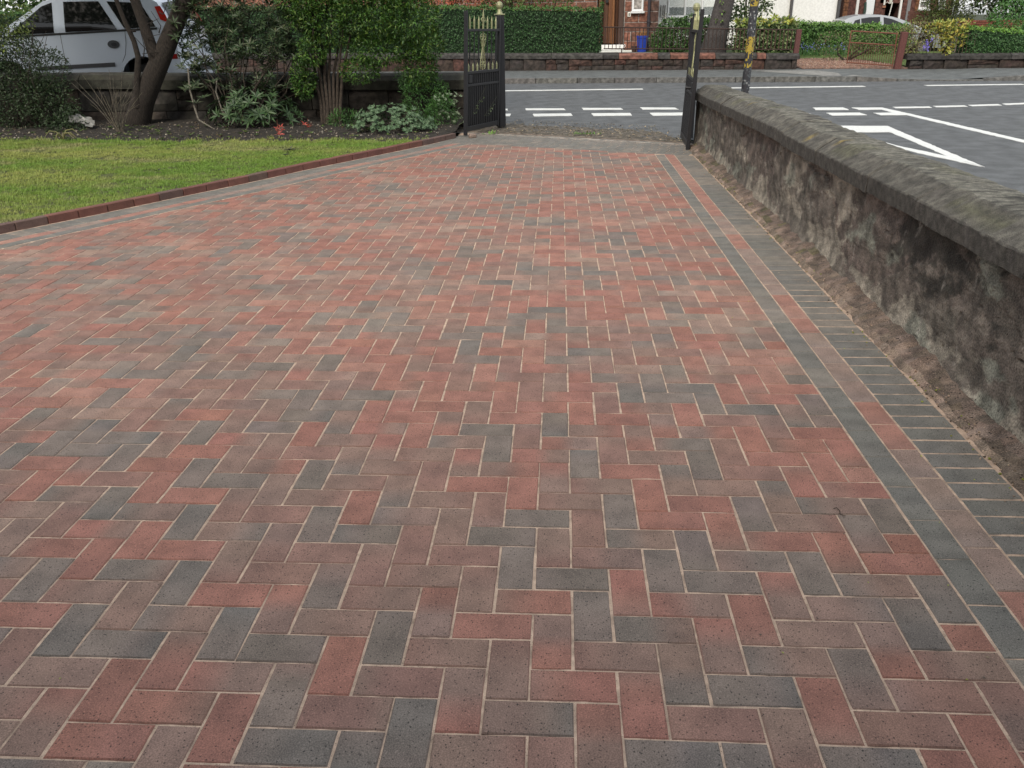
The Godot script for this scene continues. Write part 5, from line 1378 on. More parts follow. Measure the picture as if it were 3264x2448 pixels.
	# shrubs above the long hedge, in front of the house
	far_shrub("red_leaved_shrub", "red leaved shrub showing above the hedge left of the gate finial", "shrub", Vector3(-3.2, 0.4, -25.0), [[Vector3(-3.6, 2.1, -25.0), Vector3(0.7, 0.5, 0.5)], [Vector3(-2.6, 2.05, -25.0), Vector3(0.7, 0.45, 0.5)]], 1500, 0.10, 0.05, [lin(0.28, 0.06, 0.04), lin(0.16, 0.06, 0.04), lin(0.10, 0.13, 0.03), lin(0.36, 0.10, 0.05)], 0.0)
	far_shrub("garden_shrub", "mixed green shrub showing above the hedge right of the gate finial", "shrub", Vector3(-0.6, 0.4, -25.2), [[Vector3(-1.9, 2.1, -25.1), Vector3(0.6, 0.45, 0.5)], [Vector3(-0.9, 2.05, -25.2), Vector3(0.6, 0.4, 0.5)], [Vector3(0.0, 2.1, -25.2), Vector3(0.55, 0.42, 0.5)]], 1700, 0.09, 0.045, [lin(0.05, 0.10, 0.025), lin(0.08, 0.14, 0.035), lin(0.12, 0.18, 0.05)], 0.0)
	var tt := thing("garden_tree", "brown garden tree trunk rising behind the clipped hedge", "tree", Vector3(-1.55, 0.4, -25.6))
	var m := MB.new(); m.tube([Vector3(-1.55, 0.2, -25.6), Vector3(-1.5, 1.4, -25.6), Vector3(-1.55, 2.4, -25.6), Vector3(-1.3, 3.6, -25.6)], [0.22, 0.17, 0.15, 0.09], 10, lin(0.16, 0.10, 0.075)); obj("trunk", m, M.bark, tt)
	m = MB.new(); foliage(m, 2500, [[Vector3(-1.3, 4.3, -25.6), Vector3(1.6, 1.2, 1.4)]], 0.13, 0.06, [lin(0.05, 0.11, 0.025), lin(0.07, 0.14, 0.03)]); stuff(obj("crown", m, M.leaf, tt))
	# street tree behind the railing
	tt = thing("street_tree", "stout grey tree trunk behind the railing, left of the striped pole", "tree", Vector3(4.25, 0.4, -22.6))
	m = MB.new(); m.tube([Vector3(4.12, 0.3, -22.62), Vector3(4.17, 0.55, -22.62), Vector3(4.22, 0.85, -22.6), Vector3(4.27, 1.2, -22.6), Vector3(4.38, 1.8, -22.6), Vector3(4.45, 2.8, -22.6), Vector3(4.4, 4.0, -22.6)], [0.46, 0.36, 0.295, 0.265, 0.25, 0.23, 0.18], 16, lin(0.135, 0.12, 0.115)); obj("trunk", m, M.bark, tt)
	m = MB.new(); m.tube([Vector3(4.4, 3.4, -22.6), Vector3(3.4, 4.6, -22.4), Vector3(2.4, 5.2, -22.4)], [0.14, 0.09, 0.04], 8, lin(0.135, 0.12, 0.115)); m.tube([Vector3(4.4, 3.8, -22.6), Vector3(5.2, 5.0, -22.8), Vector3(6.0, 5.6, -23)], [0.14, 0.09, 0.04], 8, lin(0.135, 0.12, 0.115)); obj("limb", m, M.bark, tt)
	m = MB.new(); foliage(m, 5000, [[Vector3(4.3, 5.6, -22.7), Vector3(2.6, 1.5, 2.3)]], 0.16, 0.09, [lin(0.05, 0.11, 0.025), lin(0.07, 0.14, 0.03)], -0.05); stuff(obj("crown", m, M.leaf, tt))
	m = MB.new()
	for q in [[4.25, 1.72], [4.12, 1.33], [4.28, 1.3], [4.3, 1.5]]:
		for k in 6: m.leaf(Vector3(q[0], q[1], -22.3) + rv() * 0.04, (rv() + Vector3(0, 0, 0.6)).normalized(), Vector3.UP, 0.08, 0.045, vary(lin(0.15, 0.24, 0.05), 0.2))
	stuff(obj("sprouts", m, M.leaf, tt))
	var u := MB.new(); u.lathe(Vector3(4.92, 0.41, -22.75), [Vector2(0.09, 0), Vector2(0.09, 0.03), Vector2(0.035, 0.07), Vector2(0.03, 0.14), Vector2(0.06, 0.18), Vector2(0.11, 0.25), Vector2(0.13, 0.27), Vector2(0.10, 0.27), Vector2(0.0, 0.23)], 14, lin(0.38, 0.37, 0.34))
	tag(obj("garden_urn", u, M.stone), "weathered pale stone urn on the grass behind the railing", "urn")
	far_shrub("garden_tree", "broad dark tree beyond the clipped hedge at the far left", "tree", Vector3(-19, 0.4, -28), [[Vector3(-19, 4.0, -28), Vector3(4.0, 3.4, 2.5)], [Vector3(-23, 3.0, -28), Vector3(3.0, 2.8, 2.5)], [Vector3(-15.5, 2.6, -27.5), Vector3(2.4, 2.0, 2.0)]], 16000, 0.2, 0.11, [lin(0.04, 0.085, 0.02), lin(0.055, 0.11, 0.026)], -0.05)
	# trees and bushes at the right edge, behind the trimmed hedge
	far_shrub("round_bush", "large round glossy green bush above the hedge at the right edge", "bush", Vector3(15.0, 0.1, -27.5), [[Vector3(14.6, 1.2, -27.5), Vector3(1.1, 0.75, 0.9)], [Vector3(15.6, 1.0, -27.3), Vector3(1.2, 0.8, 0.9)], [Vector3(13.9, 0.85, -27.2), Vector3(0.6, 0.4, 0.5)]], 4800, 0.085, 0.05, [lin(0.04, 0.11, 0.025), lin(0.06, 0.155, 0.035), lin(0.09, 0.20, 0.05)], 0.0)
	far_shrub("olive_conifer", "tall olive green conifer behind the low brick wall", "conifer", Vector3(15.0, 0.1, -34), [[Vector3(15.0, 2.6, -34), Vector3(1.0, 2.3, 1.0)], [Vector3(15.3, 4.4, -34), Vector3(0.7, 1.8, 0.7)], [Vector3(14.7, 1.2, -34), Vector3(1.0, 1.0, 0.8)]], 9000, 0.16, 0.035, [lin(0.075, 0.10, 0.022), lin(0.09, 0.12, 0.03), lin(0.05, 0.07, 0.02)], -0.05)
	far_shrub("dark_tree", "dark spreading tree above the round bush at the top right corner", "tree", Vector3(18.0, 0.1, -33), [[Vector3(17.6, 3.0, -33), Vector3(2.2, 1.8, 1.8)], [Vector3(16.5, 2.3, -33.5), Vector3(1.2, 1.1, 1.1)], [Vector3(18.5, 4.8, -33), Vector3(2.4, 1.8, 1.8)], [Vector3(17.2, 1.5, -32.6), Vector3(1.6, 1.1, 1.0)], [Vector3(19.5, 2.5, -32.6), Vector3(1.8, 1.8, 1.4)]], 14000, 0.17, 0.085, [lin(0.04, 0.075, 0.025), lin(0.055, 0.095, 0.03), lin(0.075, 0.07, 0.05)], 0.0)

# ---------------------------------------------------------------- houses
func window_unit(root: Node3D, x0: float, x1: float, y0: float, y1: float, z: float, mull: Array, blind := 0.0, trans := -1.0, fw := 0.06) -> void:
	var W := lin(0.80, 0.81, 0.82)
	var m := MB.new()
	m.box(Vector3((x0 + x1) / 2, (y0 + y1) / 2, z - 0.10), Vector3(x1 - x0, y1 - y0, 0.02), lin(0.02, 0.02, 0.022)); 
	var win := obj("window", m, M.plastic, root)
	var f := MB.new()
	f.box(Vector3(x0 + fw / 2, (y0 + y1) / 2, z), Vector3(fw, y1 - y0, 0.07), W, 0.006); f.box(Vector3(x1 - fw / 2, (y0 + y1) / 2, z), Vector3(fw, y1 - y0, 0.07), W, 0.006)
	f.box(Vector3((x0 + x1) / 2, y1 - fw / 2, z), Vector3(x1 - x0 - 2 * fw, fw, 0.07), W, 0.006); f.box(Vector3((x0 + x1) / 2, y0 + fw / 2, z), Vector3(x1 - x0 - 2 * fw, fw, 0.07), W, 0.006)
	for q in mull: f.box(Vector3(q, (y0 + y1) / 2, z), Vector3(fw, y1 - y0 - 2 * fw, 0.062), W, 0.006)
	if trans > 0: f.box(Vector3((x0 + x1) / 2, trans, z), Vector3(x1 - x0 - 2 * fw, fw * 0.8, 0.066), W, 0.006)
	obj("frame", f, M.white, win)
	if blind > 0:
		var b := MB.new(); b.box(Vector3((x0 + x1) / 2, (blind + y1 - fw) / 2, z - 0.06), Vector3(x1 - x0 - 2 * fw, y1 - fw - blind, 0.012), lin(0.74, 0.74, 0.72))
		var nn := int((x1 - x0) / 0.14)
		for k in nn: b.lathe(Vector3(lerpf(x0 + fw, x1 - fw, (k + 0.5) / nn), blind - 0.035, z - 0.06), [Vector2(0.0, 0.0), Vector2(0.05, 0.02), Vector2(0.06, 0.035), Vector2(0, 0.036)], 8, lin(0.70, 0.70, 0.68))
		obj("blind", b, M.white, win)
	var g := MB.new(); g.box(Vector3((x0 + x1) / 2, (y0 + y1) / 2, z - 0.015), Vector3(x1 - x0 - 2 * fw, y1 - y0 - 2 * fw, 0.006), Color.WHITE)
	obj("pane", g, M.pane, win)
	var s := MB.new(); s.box(Vector3((x0 + x1) / 2, y0 - 0.035, z + 0.05), Vector3(x1 - x0 + 0.08, 0.06, 0.16), W * 0.9, 0.008)
	obj("sill", s, M.white, win)

func gable_roof(root: Node3D, x0: float, x1: float, z0: float, z1: float, y: float, h: float, c: Color) -> void:
	var m := MB.new(); var zm := (z0 + z1) / 2; var o := 0.35
	var A := Vector3(x0 - o, y - 0.1, z0 + o); var B := Vector3(x1 + o, y - 0.1, z0 + o); var C := Vector3(x1 + o, y + h, zm); var D := Vector3(x0 - o, y + h, zm); var E := Vector3(x1 + o, y - 0.1, z1 - o); var F := Vector3(x0 - o, y - 0.1, z1 - o)
	m.quad(A, B, C, D, c); m.quad(E, F, D, C, c); m.tri(B, E, C, c); m.tri(F, A, D, c); m.quad(F, E, B, A, c)
	obj("roof", m, M.slate, root)

func downpipe(root: Node3D, x: float, z: float, y0: float, y1: float, r: float, c: Color) -> void:
	var m := MB.new(); m.tube([Vector3(x, y0, z), Vector3(x, y1, z)], [r, r], 10, c)
	for y in [y0 + 0.85, y0 + 2.6, y0 + 4.2]:
		if y < y1: m.tube([Vector3(x, y, z), Vector3(x, y + 0.05, z)], [r * 1.45, r * 1.45], 10, c)
	obj("downpipe", m, M.iron, root)

func houses() -> void:
	M.pane = StandardMaterial3D.new(); M.pane.transparency = BaseMaterial3D.TRANSPARENCY_ALPHA; M.pane.albedo_color = Color(0.9, 0.95, 0.95, 0.12); M.pane.roughness = 0.02; M.pane.metallic_specular = 0.6
	# red sandstone house
	var h := thing("sandstone_house", "red sandstone house with brown wooden door and white pointing behind the railing", "house", Vector3(-3, 0.4, -27))
	var Z := -26.84; var m := MB.new()
	var pt := lin(0.62, 0.58, 0.54)
	m.box(Vector3(-5.47, 2.9, Z - 4.0), Vector3(13.34, 5.4, 8.0), pt); 
	m.box(Vector3(2.58, 2.9, Z - 4.0), Vector3(1.06, 5.4, 8.0), pt)
	m.box(Vector3(1.63, 4.3, Z - 4.0), Vector3(0.84, 2.6, 8.0), pt); m.box(Vector3(1.63, 2.9, Z - 4.6), Vector3(0.84, 5.4, 6.8), pt)
	obj("wall", m, M.stone, h)
	gable_roof(h, -12.1, 3.1, Z, Z - 8.0, 5.6, 2.4, lin(0.10, 0.10, 0.105))
	var ss := [lin(0.37, 0.165, 0.115), lin(0.40, 0.175, 0.122), lin(0.34, 0.155, 0.11)]
	var ys := [0.25, 0.71, 0.98, 1.25, 1.56, 1.86, 2.2, 2.55, 2.9, 3.25, 3.6, 3.95, 4.3, 4.65, 5.0, 5.3, 5.58]
	for k in ys.size() - 1:
		var y0: float = ys[k]; var y1: float = ys[k + 1]; var cuts := []
		if k == 1: cuts = [2.055, 2.27, 2.98, 3.12]
		elif k >= 4 and k < 7: cuts = [2.055, 2.27, -1, 2.635, 2.84, 3.12]
		elif k % 2: cuts = [2.055, 2.5, 2.84, 3.12]
		else: cuts = [2.055, 2.84, 3.12]
		for q in cuts.size() - 1:
			if cuts[q] == -1 or cuts[q + 1] == -1: continue
			var b := MB.new(); var c := vary(ss[(k + q) % 3], 0.08)
			if cuts[q] >= 2.8: c = lin(0.22, 0.125, 0.098) * rng.randf_range(0.9, 1.15)
			b.box(Vector3((cuts[q] + cuts[q + 1]) / 2, (y0 + y1) / 2, Z - 0.02), Vector3(cuts[q + 1] - cuts[q] - 0.022, y1 - y0 - 0.022, 0.07), c, 0.006)
			obj("stone", b, M.stone, h)
		var x := -12.1 + (0.0 if k % 2 else -0.4)
		while x < 1.2:
			var l := minf(rng.randf_range(0.6, 1.0), 1.2 - x)
			if l > 0.1 and x > -12.2:
				var b := MB.new(); b.box(Vector3(x + l / 2, (y0 + y1) / 2, Z - 0.02), Vector3(l - 0.022, y1 - y0 - 0.022, 0.07), vary(ss[rng.randi() % 3], 0.1), 0.006)
				obj("stone", b, M.stone, h)
			x += l
	window_unit(h, 2.28, 2.625, 1.57, 2.52, Z + 0.0, [], 0.0, -1.0, 0.055)
	# door of vertical boards, set back
	m = MB.new(); m.box(Vector3(1.63, 1.82, Z - 0.52), Vector3(0.84, 2.4, 0.06), lin(0.09, 0.042, 0.022))
	var dr := obj("door", m, M.wood, h)
	for k in 5:
		var b := MB.new(); var x := 1.265 + k * 0.155
		b.box(Vector3(x + 0.072, 1.82, Z - 0.475), Vector3(0.142, 2.38, 0.035), vary([lin(0.20, 0.085, 0.038), lin(0.15, 0.065, 0.032), lin(0.24, 0.10, 0.04)][k % 3], 0.1), 0.008)
		obj("board", b, M.wood, dr)
	for s in [[1.30, 0.10, lin(0.22, 0.095, 0.045)], [1.72, 0.07, lin(0.33, 0.135, 0.045)], [1.965, 0.16, lin(0.11, 0.062, 0.044)]]:
		var b := MB.new(); b.box(Vector3(s[0], 1.82, Z - 0.22), Vector3(s[1], 2.4, 0.14), s[2], 0.01); obj("door_frame", b, M.wood, dr)
	var kn := MB.new(); kn.tube([Vector3(1.52, 1.87, Z - 0.45), Vector3(1.52, 1.87, Z - 0.38)], [0.03, 0.05], 10, lin(0.03, 0.03, 0.03)); obj("knob", kn, M.iron, dr)
	m = MB.new(); m.box(Vector3(1.70, 0.535, Z + 0.10), Vector3(0.70, 0.15, 0.30), lin(0.80, 0.80, 0.79), 0.01); obj("doorstep", m, M.white, h)
	m = MB.new(); m.box(Vector3(1.86, 0.425, Z + 0.36), Vector3(1.15, 0.06, 0.2), lin(0.66, 0.68, 0.66), 0.008); obj("doorstep", m, M.white, h)
	downpipe(h, 2.80, Z + 0.08, 0.4, 5.5, 0.045, lin(0.055, 0.05, 0.06))
	m = MB.new(); m.box(Vector3(2.20, 1.475, Z + 0.03), Vector3(0.105, 0.135, 0.03), lin(0.72, 0.71, 0.66), 0.012)
	var pl := obj("number_plate", m, M.white, h)
	var tm := TextMesh.new(); tm.text = "8"; tm.font_size = 16; tm.pixel_size = 0.0062; tm.depth = 0.004
	var sf := SystemFont.new(); sf.font_names = PackedStringArray(["Droid Sans"]); sf.font_weight = 700; tm.font = sf
	var bm := StandardMaterial3D.new(); bm.albedo_color = Color(0.05, 0.05, 0.06); bm.roughness = 0.5; tm.material = bm
	var tx := MeshInstance3D.new(); tx.name = "numeral"; tx.mesh = tm; tx.position = Vector3(2.20, 1.475, Z + 0.048) - where(pl); pl.add_child(tx)
	# pots
	m = MB.new(); m.lathe(Vector3(2.60, 0.40, Z + 0.42), [Vector2(0.0, 0.0), Vector2(0.135, 0.0), Vector2(0.165, 0.40), Vector2(0.178, 0.41), Vector2(0.178, 0.47), Vector2(0.155, 0.47), Vector2(0.15, 0.42), Vector2(0.0, 0.42)], 20, lin(0.018, 0.05, 0.36))
	var pot := thing("blue_planter", "tall bright blue planter with dried orange plant by the downpipe", "planter", Vector3(2.60, 0.40, Z + 0.42))
	obj("pot", m, M.white, pot)
	m = MB.new()
	for k in 60: m.blade(Vector3(2.60 + rng.randf_range(-0.1, 0.1), 0.82, Z + 0.42 + rng.randf_range(-0.1, 0.1)), (Vector3(0, 1, 0) + rv() * 0.5).normalized(), rv(), rng.randf_range(0.12, 0.28), 0.025, vary(lin(0.30, 0.15, 0.06), 0.25))
	stuff(obj("dried_plant", m, M.leaf, pot))
	m = MB.new(); m.lathe(Vector3(2.36, 0.40, Z + 0.45), [Vector2(0.0, 0), Vector2(0.07, 0), Vector2(0.085, 0.17), Vector2(0.075, 0.18), Vector2(0, 0.16)], 14, lin(0.05, 0.025, 0.022))
	tag(obj("small_pot", m, M.plastic), "small dark pot left of the blue planter", "pot")

	# white rendered house
	h = thing("white_house", "white rendered house with bay window and dark downpipes on its gable", "house", Vector3(7, 0.1, -34))
	m = MB.new(); var wh := lin(0.86, 0.86, 0.85)
	m.box(Vector3(8.32, 2.85, -37.0), Vector3(4.3, 5.7, 8.0), wh)
	m.box(Vector3(4.9, 2.85, -38.2), Vector3(2.6, 5.7, 5.6), wh)
	m.box(Vector3(4.95, 0.75, -34.3), Vector3(2.5, 1.22, 2.2), wh)
	m.box(Vector3(3.9, 2.2, -33.85), Vector3(0.4, 1.7, 1.2), wh)
	m.box(Vector3(4.95, 3.2, -34.3), Vector3(2.5, 0.4, 2.2), wh)
	obj("wall", m, M.render, h)
	gable_roof(h, 3.6, 10.47, -33.4, -41.0, 5.7, 2.6, lin(0.11, 0.10, 0.10))
	window_unit(h, 4.12, 6.15, 1.37, 3.0, -33.25, [4.78, 5.42], 1.72)
	for q in [[3.86, 1.4], [3.95, 1.4], [4.02, 1.4]]:
		var b := MB.new(); b.box(Vector3(q[0], 1.55, -33.22), Vector3(0.03, 0.5, 0.03), lin(0.3, 0.28, 0.26), 0.004); obj("trellis_slat", b, M.wood, h)
	downpipe(h, 8.66, -32.93, 0.2, 5.6, 0.06, lin(0.10, 0.095, 0.10)); downpipe(h, 10.40, -32.93, 0.2, 5.6, 0.065, lin(0.085, 0.08, 0.085))

	# a house beyond the lawn, behind the photographer; the parked car's windows mirror it
	h = thing("garden_house", "sandstone house beyond the lawn behind the photographer, mirrored in the car windows", "house", Vector3(-18, 0, 10))
	m = MB.new(); m.box(Vector3(-18.5, 2.9, 13.5), Vector3(17.0, 6.0, 9.0), lin(0.16, 0.09, 0.07)); obj("wall", m, M.stone, h)
	gable_roof(h, -27.0, -10.0, 18.0, 9.0, 5.9, 3.0, lin(0.07, 0.07, 0.075))
	window_unit(h, -16.2, -14.4, 0.9, 2.6, 9.0, [-15.3]); window_unit(h, -22.6, -20.6, 0.9, 2.6, 9.0, [-21.6])
	h = thing("drive_house", "house at the head of the drive, behind the photographer", "house", Vector3(-2, 0, 9))
	m = MB.new(); m.box(Vector3(-2.4, 2.7, 9.7), Vector3(12.0, 5.6, 9.0), lin(0.16, 0.09, 0.07)); obj("wall", m, M.stone, h)
	gable_roof(h, -8.4, 3.6, 14.2, 5.2, 5.4, 3.0, lin(0.07, 0.07, 0.075))
	window_unit(h, -2.2, -0.4, 0.9, 2.6, 5.22, [-1.3])
	# brown brick house
	h = thing("brick_house", "brown brick house with white framed windows behind the silver hatchback", "house", Vector3(15, 0.1, -39.5))
	m = MB.new(); var br := lin(0.19, 0.085, 0.068)
	m.box(Vector3(13.05, 2.8, -43), Vector3(1.15, 5.6, 8.0), br); m.box(Vector3(13.98, 2.8, -43), Vector3(0.45, 5.6, 8.0), br); m.box(Vector3(15.9, 2.8, -43.0), Vector3(2.2, 5.6, 8.0), br); m.box(Vector3(14.6, 2.8, -43.6), Vector3(5.2, 5.6, 7.0), lin(0.03, 0.03, 0.03)); m.box(Vector3(14.45, 3.6, -43.0), Vector3(1.0, 3.6, 8.0), br)
	m.box(Vector3(17.2, 2.2, -43.5), Vector3(0.6, 4.4, 7), lin(0.05, 0.04, 0.04))
	obj("wall", m, M.stone, h)
	gable_roof(h, 12.4, 17.2, -39.0, -47.0, 5.6, 2.4, lin(0.12, 0.085, 0.075))
	for k in 36:   # brick courses that can still be told apart on the piers
		var y := 0.35 + k * 0.075
		for s in [[12.49, 0.2, lin(0.32, 0.14, 0.075)], [15.55, 0.2, lin(0.30, 0.13, 0.07)]]:
			if k % 4 == 0:
				var b := MB.new(); b.box(Vector3(s[0], y + 0.14, -38.98), Vector3(s[1], 0.285, 0.06), vary(s[2], 0.1), 0.004); obj("quoin", b, M.stone, h)
	m = MB.new(); m.box(Vector3(12.98, 1.6, -38.96), Vector3(0.11, 3.0, 0.08), lin(0.75, 0.75, 0.75), 0.006); m.box(Vector3(14.83, 1.6, -38.96), Vector3(0.09, 3.0, 0.08), lin(0.75, 0.75, 0.75), 0.006); obj("white_trim", m, M.white, h)
	m = MB.new(); m.box(Vector3(13.52, 1.35, -38.97), Vector3(0.36, 2.5, 0.07), lin(0.72, 0.75, 0.80), 0.01)
	var d3 := obj("door", m, M.white, h)
	m = MB.new(); m.tube([Vector3(13.30, 1.2, -38.92), Vector3(13.32, 1.55, -38.92), Vector3(13.30, 1.85, -38.92)], [0.045, 0.06, 0.05], 10, lin(0.05, 0.08, 0.07)); obj("glass_panel", m, M.lens, d3)
	window_unit(h, 15.6, 16.05, 1.55, 2.9, -38.97, [], 1.75, 1.85); window_unit(h, 16.4, 16.72, 1.5, 2.9, -38.97, [], 0.0, 1.95)
	m = MB.new(); m.box(Vector3(15.18, 1.75, -38.97), Vector3(0.14, 2.4, 0.06), lin(0.22, 0.22, 0.235), 0.005); obj("side_light", m, M.lens, h)
	m = MB.new(); m.box(Vector3(14.13, 1.66, -38.97), Vector3(0.14, 0.09, 0.04), lin(0.34, 0.16, 0.10), 0.006); obj("wall_plaque", m, M.plastic, h)
	m = MB.new()
	m.tube([Vector3(14.16, 1.80, -38.95), Vector3(14.2, 1.85, -38.85), Vector3(14.28, 1.78, -38.8)], [0.012, 0.012, 0.012], 6, lin(0.7, 0.7, 0.68)); m.lathe(Vector3(14.32, 1.75, -38.8), [Vector2(0.0, 0.0), Vector2(0.05, 0.03), Vector2(0.085, 0.2), Vector2(0.10, 0.21), Vector2(0.0, 0.3)], 8, lin(0.7, 0.7, 0.66)); m.box(Vector3(14.11, 1.82, -38.93), Vector3(0.07, 0.2, 0.05), lin(0.7, 0.7, 0.68), 0.01)
	obj("porch_lantern", m, M.white, h)
	m = MB.new(); m.box(Vector3(14.34, 1.3, -38.8), Vector3(0.035, 1.1, 0.035), lin(0.7, 0.7, 0.68), 0.004, Basis(Vector3.BACK, -0.12)); obj("porch_post", m, M.white, h)
	# boards, trellis and brick wall by it
	var f := thing("board_fence", "reddish brown horizontal board fence with trellis beside the brick house", "fence", Vector3(14.9, 0.1, -36))
	for k in 9:
		var b := MB.new(); b.box(Vector3(14.95, 0.2 + k * 0.15, -36.0), Vector3(1.7, 0.135, 0.04), vary(lin(0.165, 0.07, 0.052), 0.12), 0.006); obj("board", b, M.wood, f)
	for k in 7:
		var b := MB.new(); b.box(Vector3(14.95 + k * 0.14, 1.28, -35.95), Vector3(0.025, 0.5, 0.025), lin(0.36, 0.22, 0.19), 0.003); obj("trellis_slat", b, M.wood, f)
	for k in 2:
		var b := MB.new(); b.box(Vector3(15.37, 1.18 + k * 0.30, -35.925), Vector3(0.92, 0.025, 0.025), lin(0.36, 0.22, 0.19), 0.003); obj("trellis_slat", b, M.wood, f)
	var bw := thing("brick_wall", "low bright red brick garden wall behind the trimmed hedge at right", "wall", Vector3(15.5, 0.1, -30))
	m = MB.new(); m.box(Vector3(15.6, 0.6, -30.1), Vector3(4.0, 1.0, 0.18), lin(0.30, 0.25, 0.22)); obj("mortar_core", m, M.stone, bw)
	for r in 7:
		for k in 18:
			var b := MB.new(); b.box(Vector3(13.72 + k * 0.222 + (0.11 if r % 2 else 0.0), 0.66 + r * 0.075, -30.0), Vector3(0.21, 0.064, 0.1), vary(lin(0.30, 0.095, 0.065), 0.15), 0.004); obj("brick", b, M.stone, bw)
	var lp := thing("grey_lamp_post", "slim pale grey post beside the conifer at the top right", "post", Vector3(15.75, 0.1, -35.5))
	m = MB.new(); m.tube([Vector3(15.75, 0.1, -35.5), Vector3(15.8, 4.2, -35.5)], [0.07, 0.05], 10, lin(0.40, 0.40, 0.39)); obj("shaft", m, M.iron, lp)
	m = MB.new(); m.tube([Vector3(15.8, 4.15, -35.5), Vector3(15.75, 4.5, -35.3), Vector3(15.7, 4.6, -34.9)], [0.05, 0.045, 0.05], 8, lin(0.4, 0.4, 0.39)); obj("bracket", m, M.iron, lp)

# ---------------------------------------------------------------- cars
var car_len := 4.2
var car_x0 := 0.0
var car_w := [0.80, 0.85, 0.83, 0.60]   # half widths at sill, waist, belt, roof
var car_y := [0.25, 0.6, 1.15, 1.7]
func half(x: float, y: float) -> float:
	var w: float
	if y < car_y[1]: w = lerpf(car_w[0], car_w[1], smoothstep(car_y[0] - 0.1, car_y[1], y))
	elif y < car_y[2]: w = lerpf(car_w[1], car_w[2], smoothstep(car_y[1], car_y[2] + 0.1, y))
	else: w = lerpf(car_w[2], car_w[3], clampf((y - car_y[2]) / (car_y[3] - car_y[2]), 0, 1.1))
	var e := absf((x - car_x0) / (car_len - car_x0) - 0.5) * 2.0
	return w * (1.0 - 0.20 * pow(minf(e, 1.05), 6.0))

func side_panel(m: MB, polys: Array, off: float, c: Color, cell := 0.12, only := 0.0) -> void:
	var hw := func(p: Vector2) -> float: return half(p.x, p.y) + off
	var nn := func(p: Vector2, s: float) -> Vector3:
		var e := 0.02
		var gx := (half(p.x + e, p.y) - half(p.x - e, p.y)) / (2 * e); var gy := (half(p.x, p.y + e) - half(p.x, p.y - e)) / (2 * e)
		return Vector3(-gx, -gy, 1.0).normalized() * Vector3(1, 1, s)
	for poly in polys:
		var lo := Vector2(1e9, 1e9); var hi := -lo
		for p in poly: lo = lo.min(p); hi = hi.max(p)
		for i in range(int(floor(lo.x / cell)), int(ceil(hi.x / cell))):
			for j in range(int(floor(lo.y / cell)), int(ceil(hi.y / cell))):
				var r := Rect2(i * cell, j * cell, cell, cell)
				var q := PackedVector2Array([r.position, Vector2(r.end.x, r.position.y), r.end, Vector2(r.position.x, r.end.y)])
				for g in Geometry2D.intersect_polygons(q, PackedVector2Array(poly)):
					var ids := Geometry2D.triangulate_polygon(g)
					for k in range(0, ids.size(), 3):
						var a: Vector2 = g[ids[k]]; var b: Vector2 = g[ids[k + 1]]; var d: Vector2 = g[ids[k + 2]]
						if (b - a).cross(d - a) < 0: var t := b; b = d; d = t
						for s in ([1.0, -1.0] if only == 0.0 else [only]):
							var A := Vector3(a.x, a.y, hw.call(a) * s); var B := Vector3(b.x, b.y, hw.call(b) * s); var D := Vector3(d.x, d.y, hw.call(d) * s)
							if s > 0: m.tri(A, B, D, c, nn.call(a, s), nn.call(b, s), nn.call(d, s))
							else: m.tri(A, D, B, c, nn.call(a, s), nn.call(d, s), nn.call(b, s))

func top_strip(m: MB, line: Array, off: float, c: Color, inset := 0.0, crown := 0.025) -> void:
	# skin over the outline from tail to nose, across the width
	var N := []
	for i in line.size():
		var a: Vector2 = line[maxi(i - 1, 0)]; var b: Vector2 = line[mini(i + 1, line.size() - 1)]
		var t := (b - a).normalized(); N.append(Vector2(-t.y, t.x))
	var S := 8
	for i in line.size() - 1:
		for k in S:
			var v := []
			for q in [[i, k], [i, k + 1], [i + 1, k + 1], [i + 1, k]]:
				var p: Vector2 = line[q[0]]; var n: Vector2 = N[q[0]]; var u: float = float(q[1]) / S * 2 - 1
				var w := half(p.x, p.y) - inset
				var cr := crown + 0.10 * smoothstep(0.55, 0.95, absf(n.x))
				var uu := u * w / maxf(half(p.x, p.y), 0.01)
				var o: Vector2 = p + n * (off + cr * (1 - uu * uu))
				v.append([Vector3(o.x, o.y, u * w), Vector3(n.x, n.y, uu * cr * 2.2).normalized()])
			m.tri(v[0][0], v[1][0], v[2][0], c, v[0][1], v[1][1], v[2][1])
			m.tri(v[0][0], v[2][0], v[3][0], c, v[0][1], v[2][1], v[3][1])

func both_sides(called: String, polys: Array, off: float, c: Color, m_: Material, parent: Node) -> MeshInstance3D:
	var o: MeshInstance3D
	for s in [-1.0, 1.0]:
		var m := MB.new(); side_panel(m, polys, off, c, 0.15, s); o = obj(called, m, m_, parent, true)
	return o

func arc(o: Vector2, r: float, a0: float, a1: float, n := 12) -> Array:
	var p := []
	for k in n + 1: p.append(o + Vector2(cos(lerpf(a0, a1, float(k) / n)), sin(lerpf(a0, a1, float(k) / n))) * r)
	return p

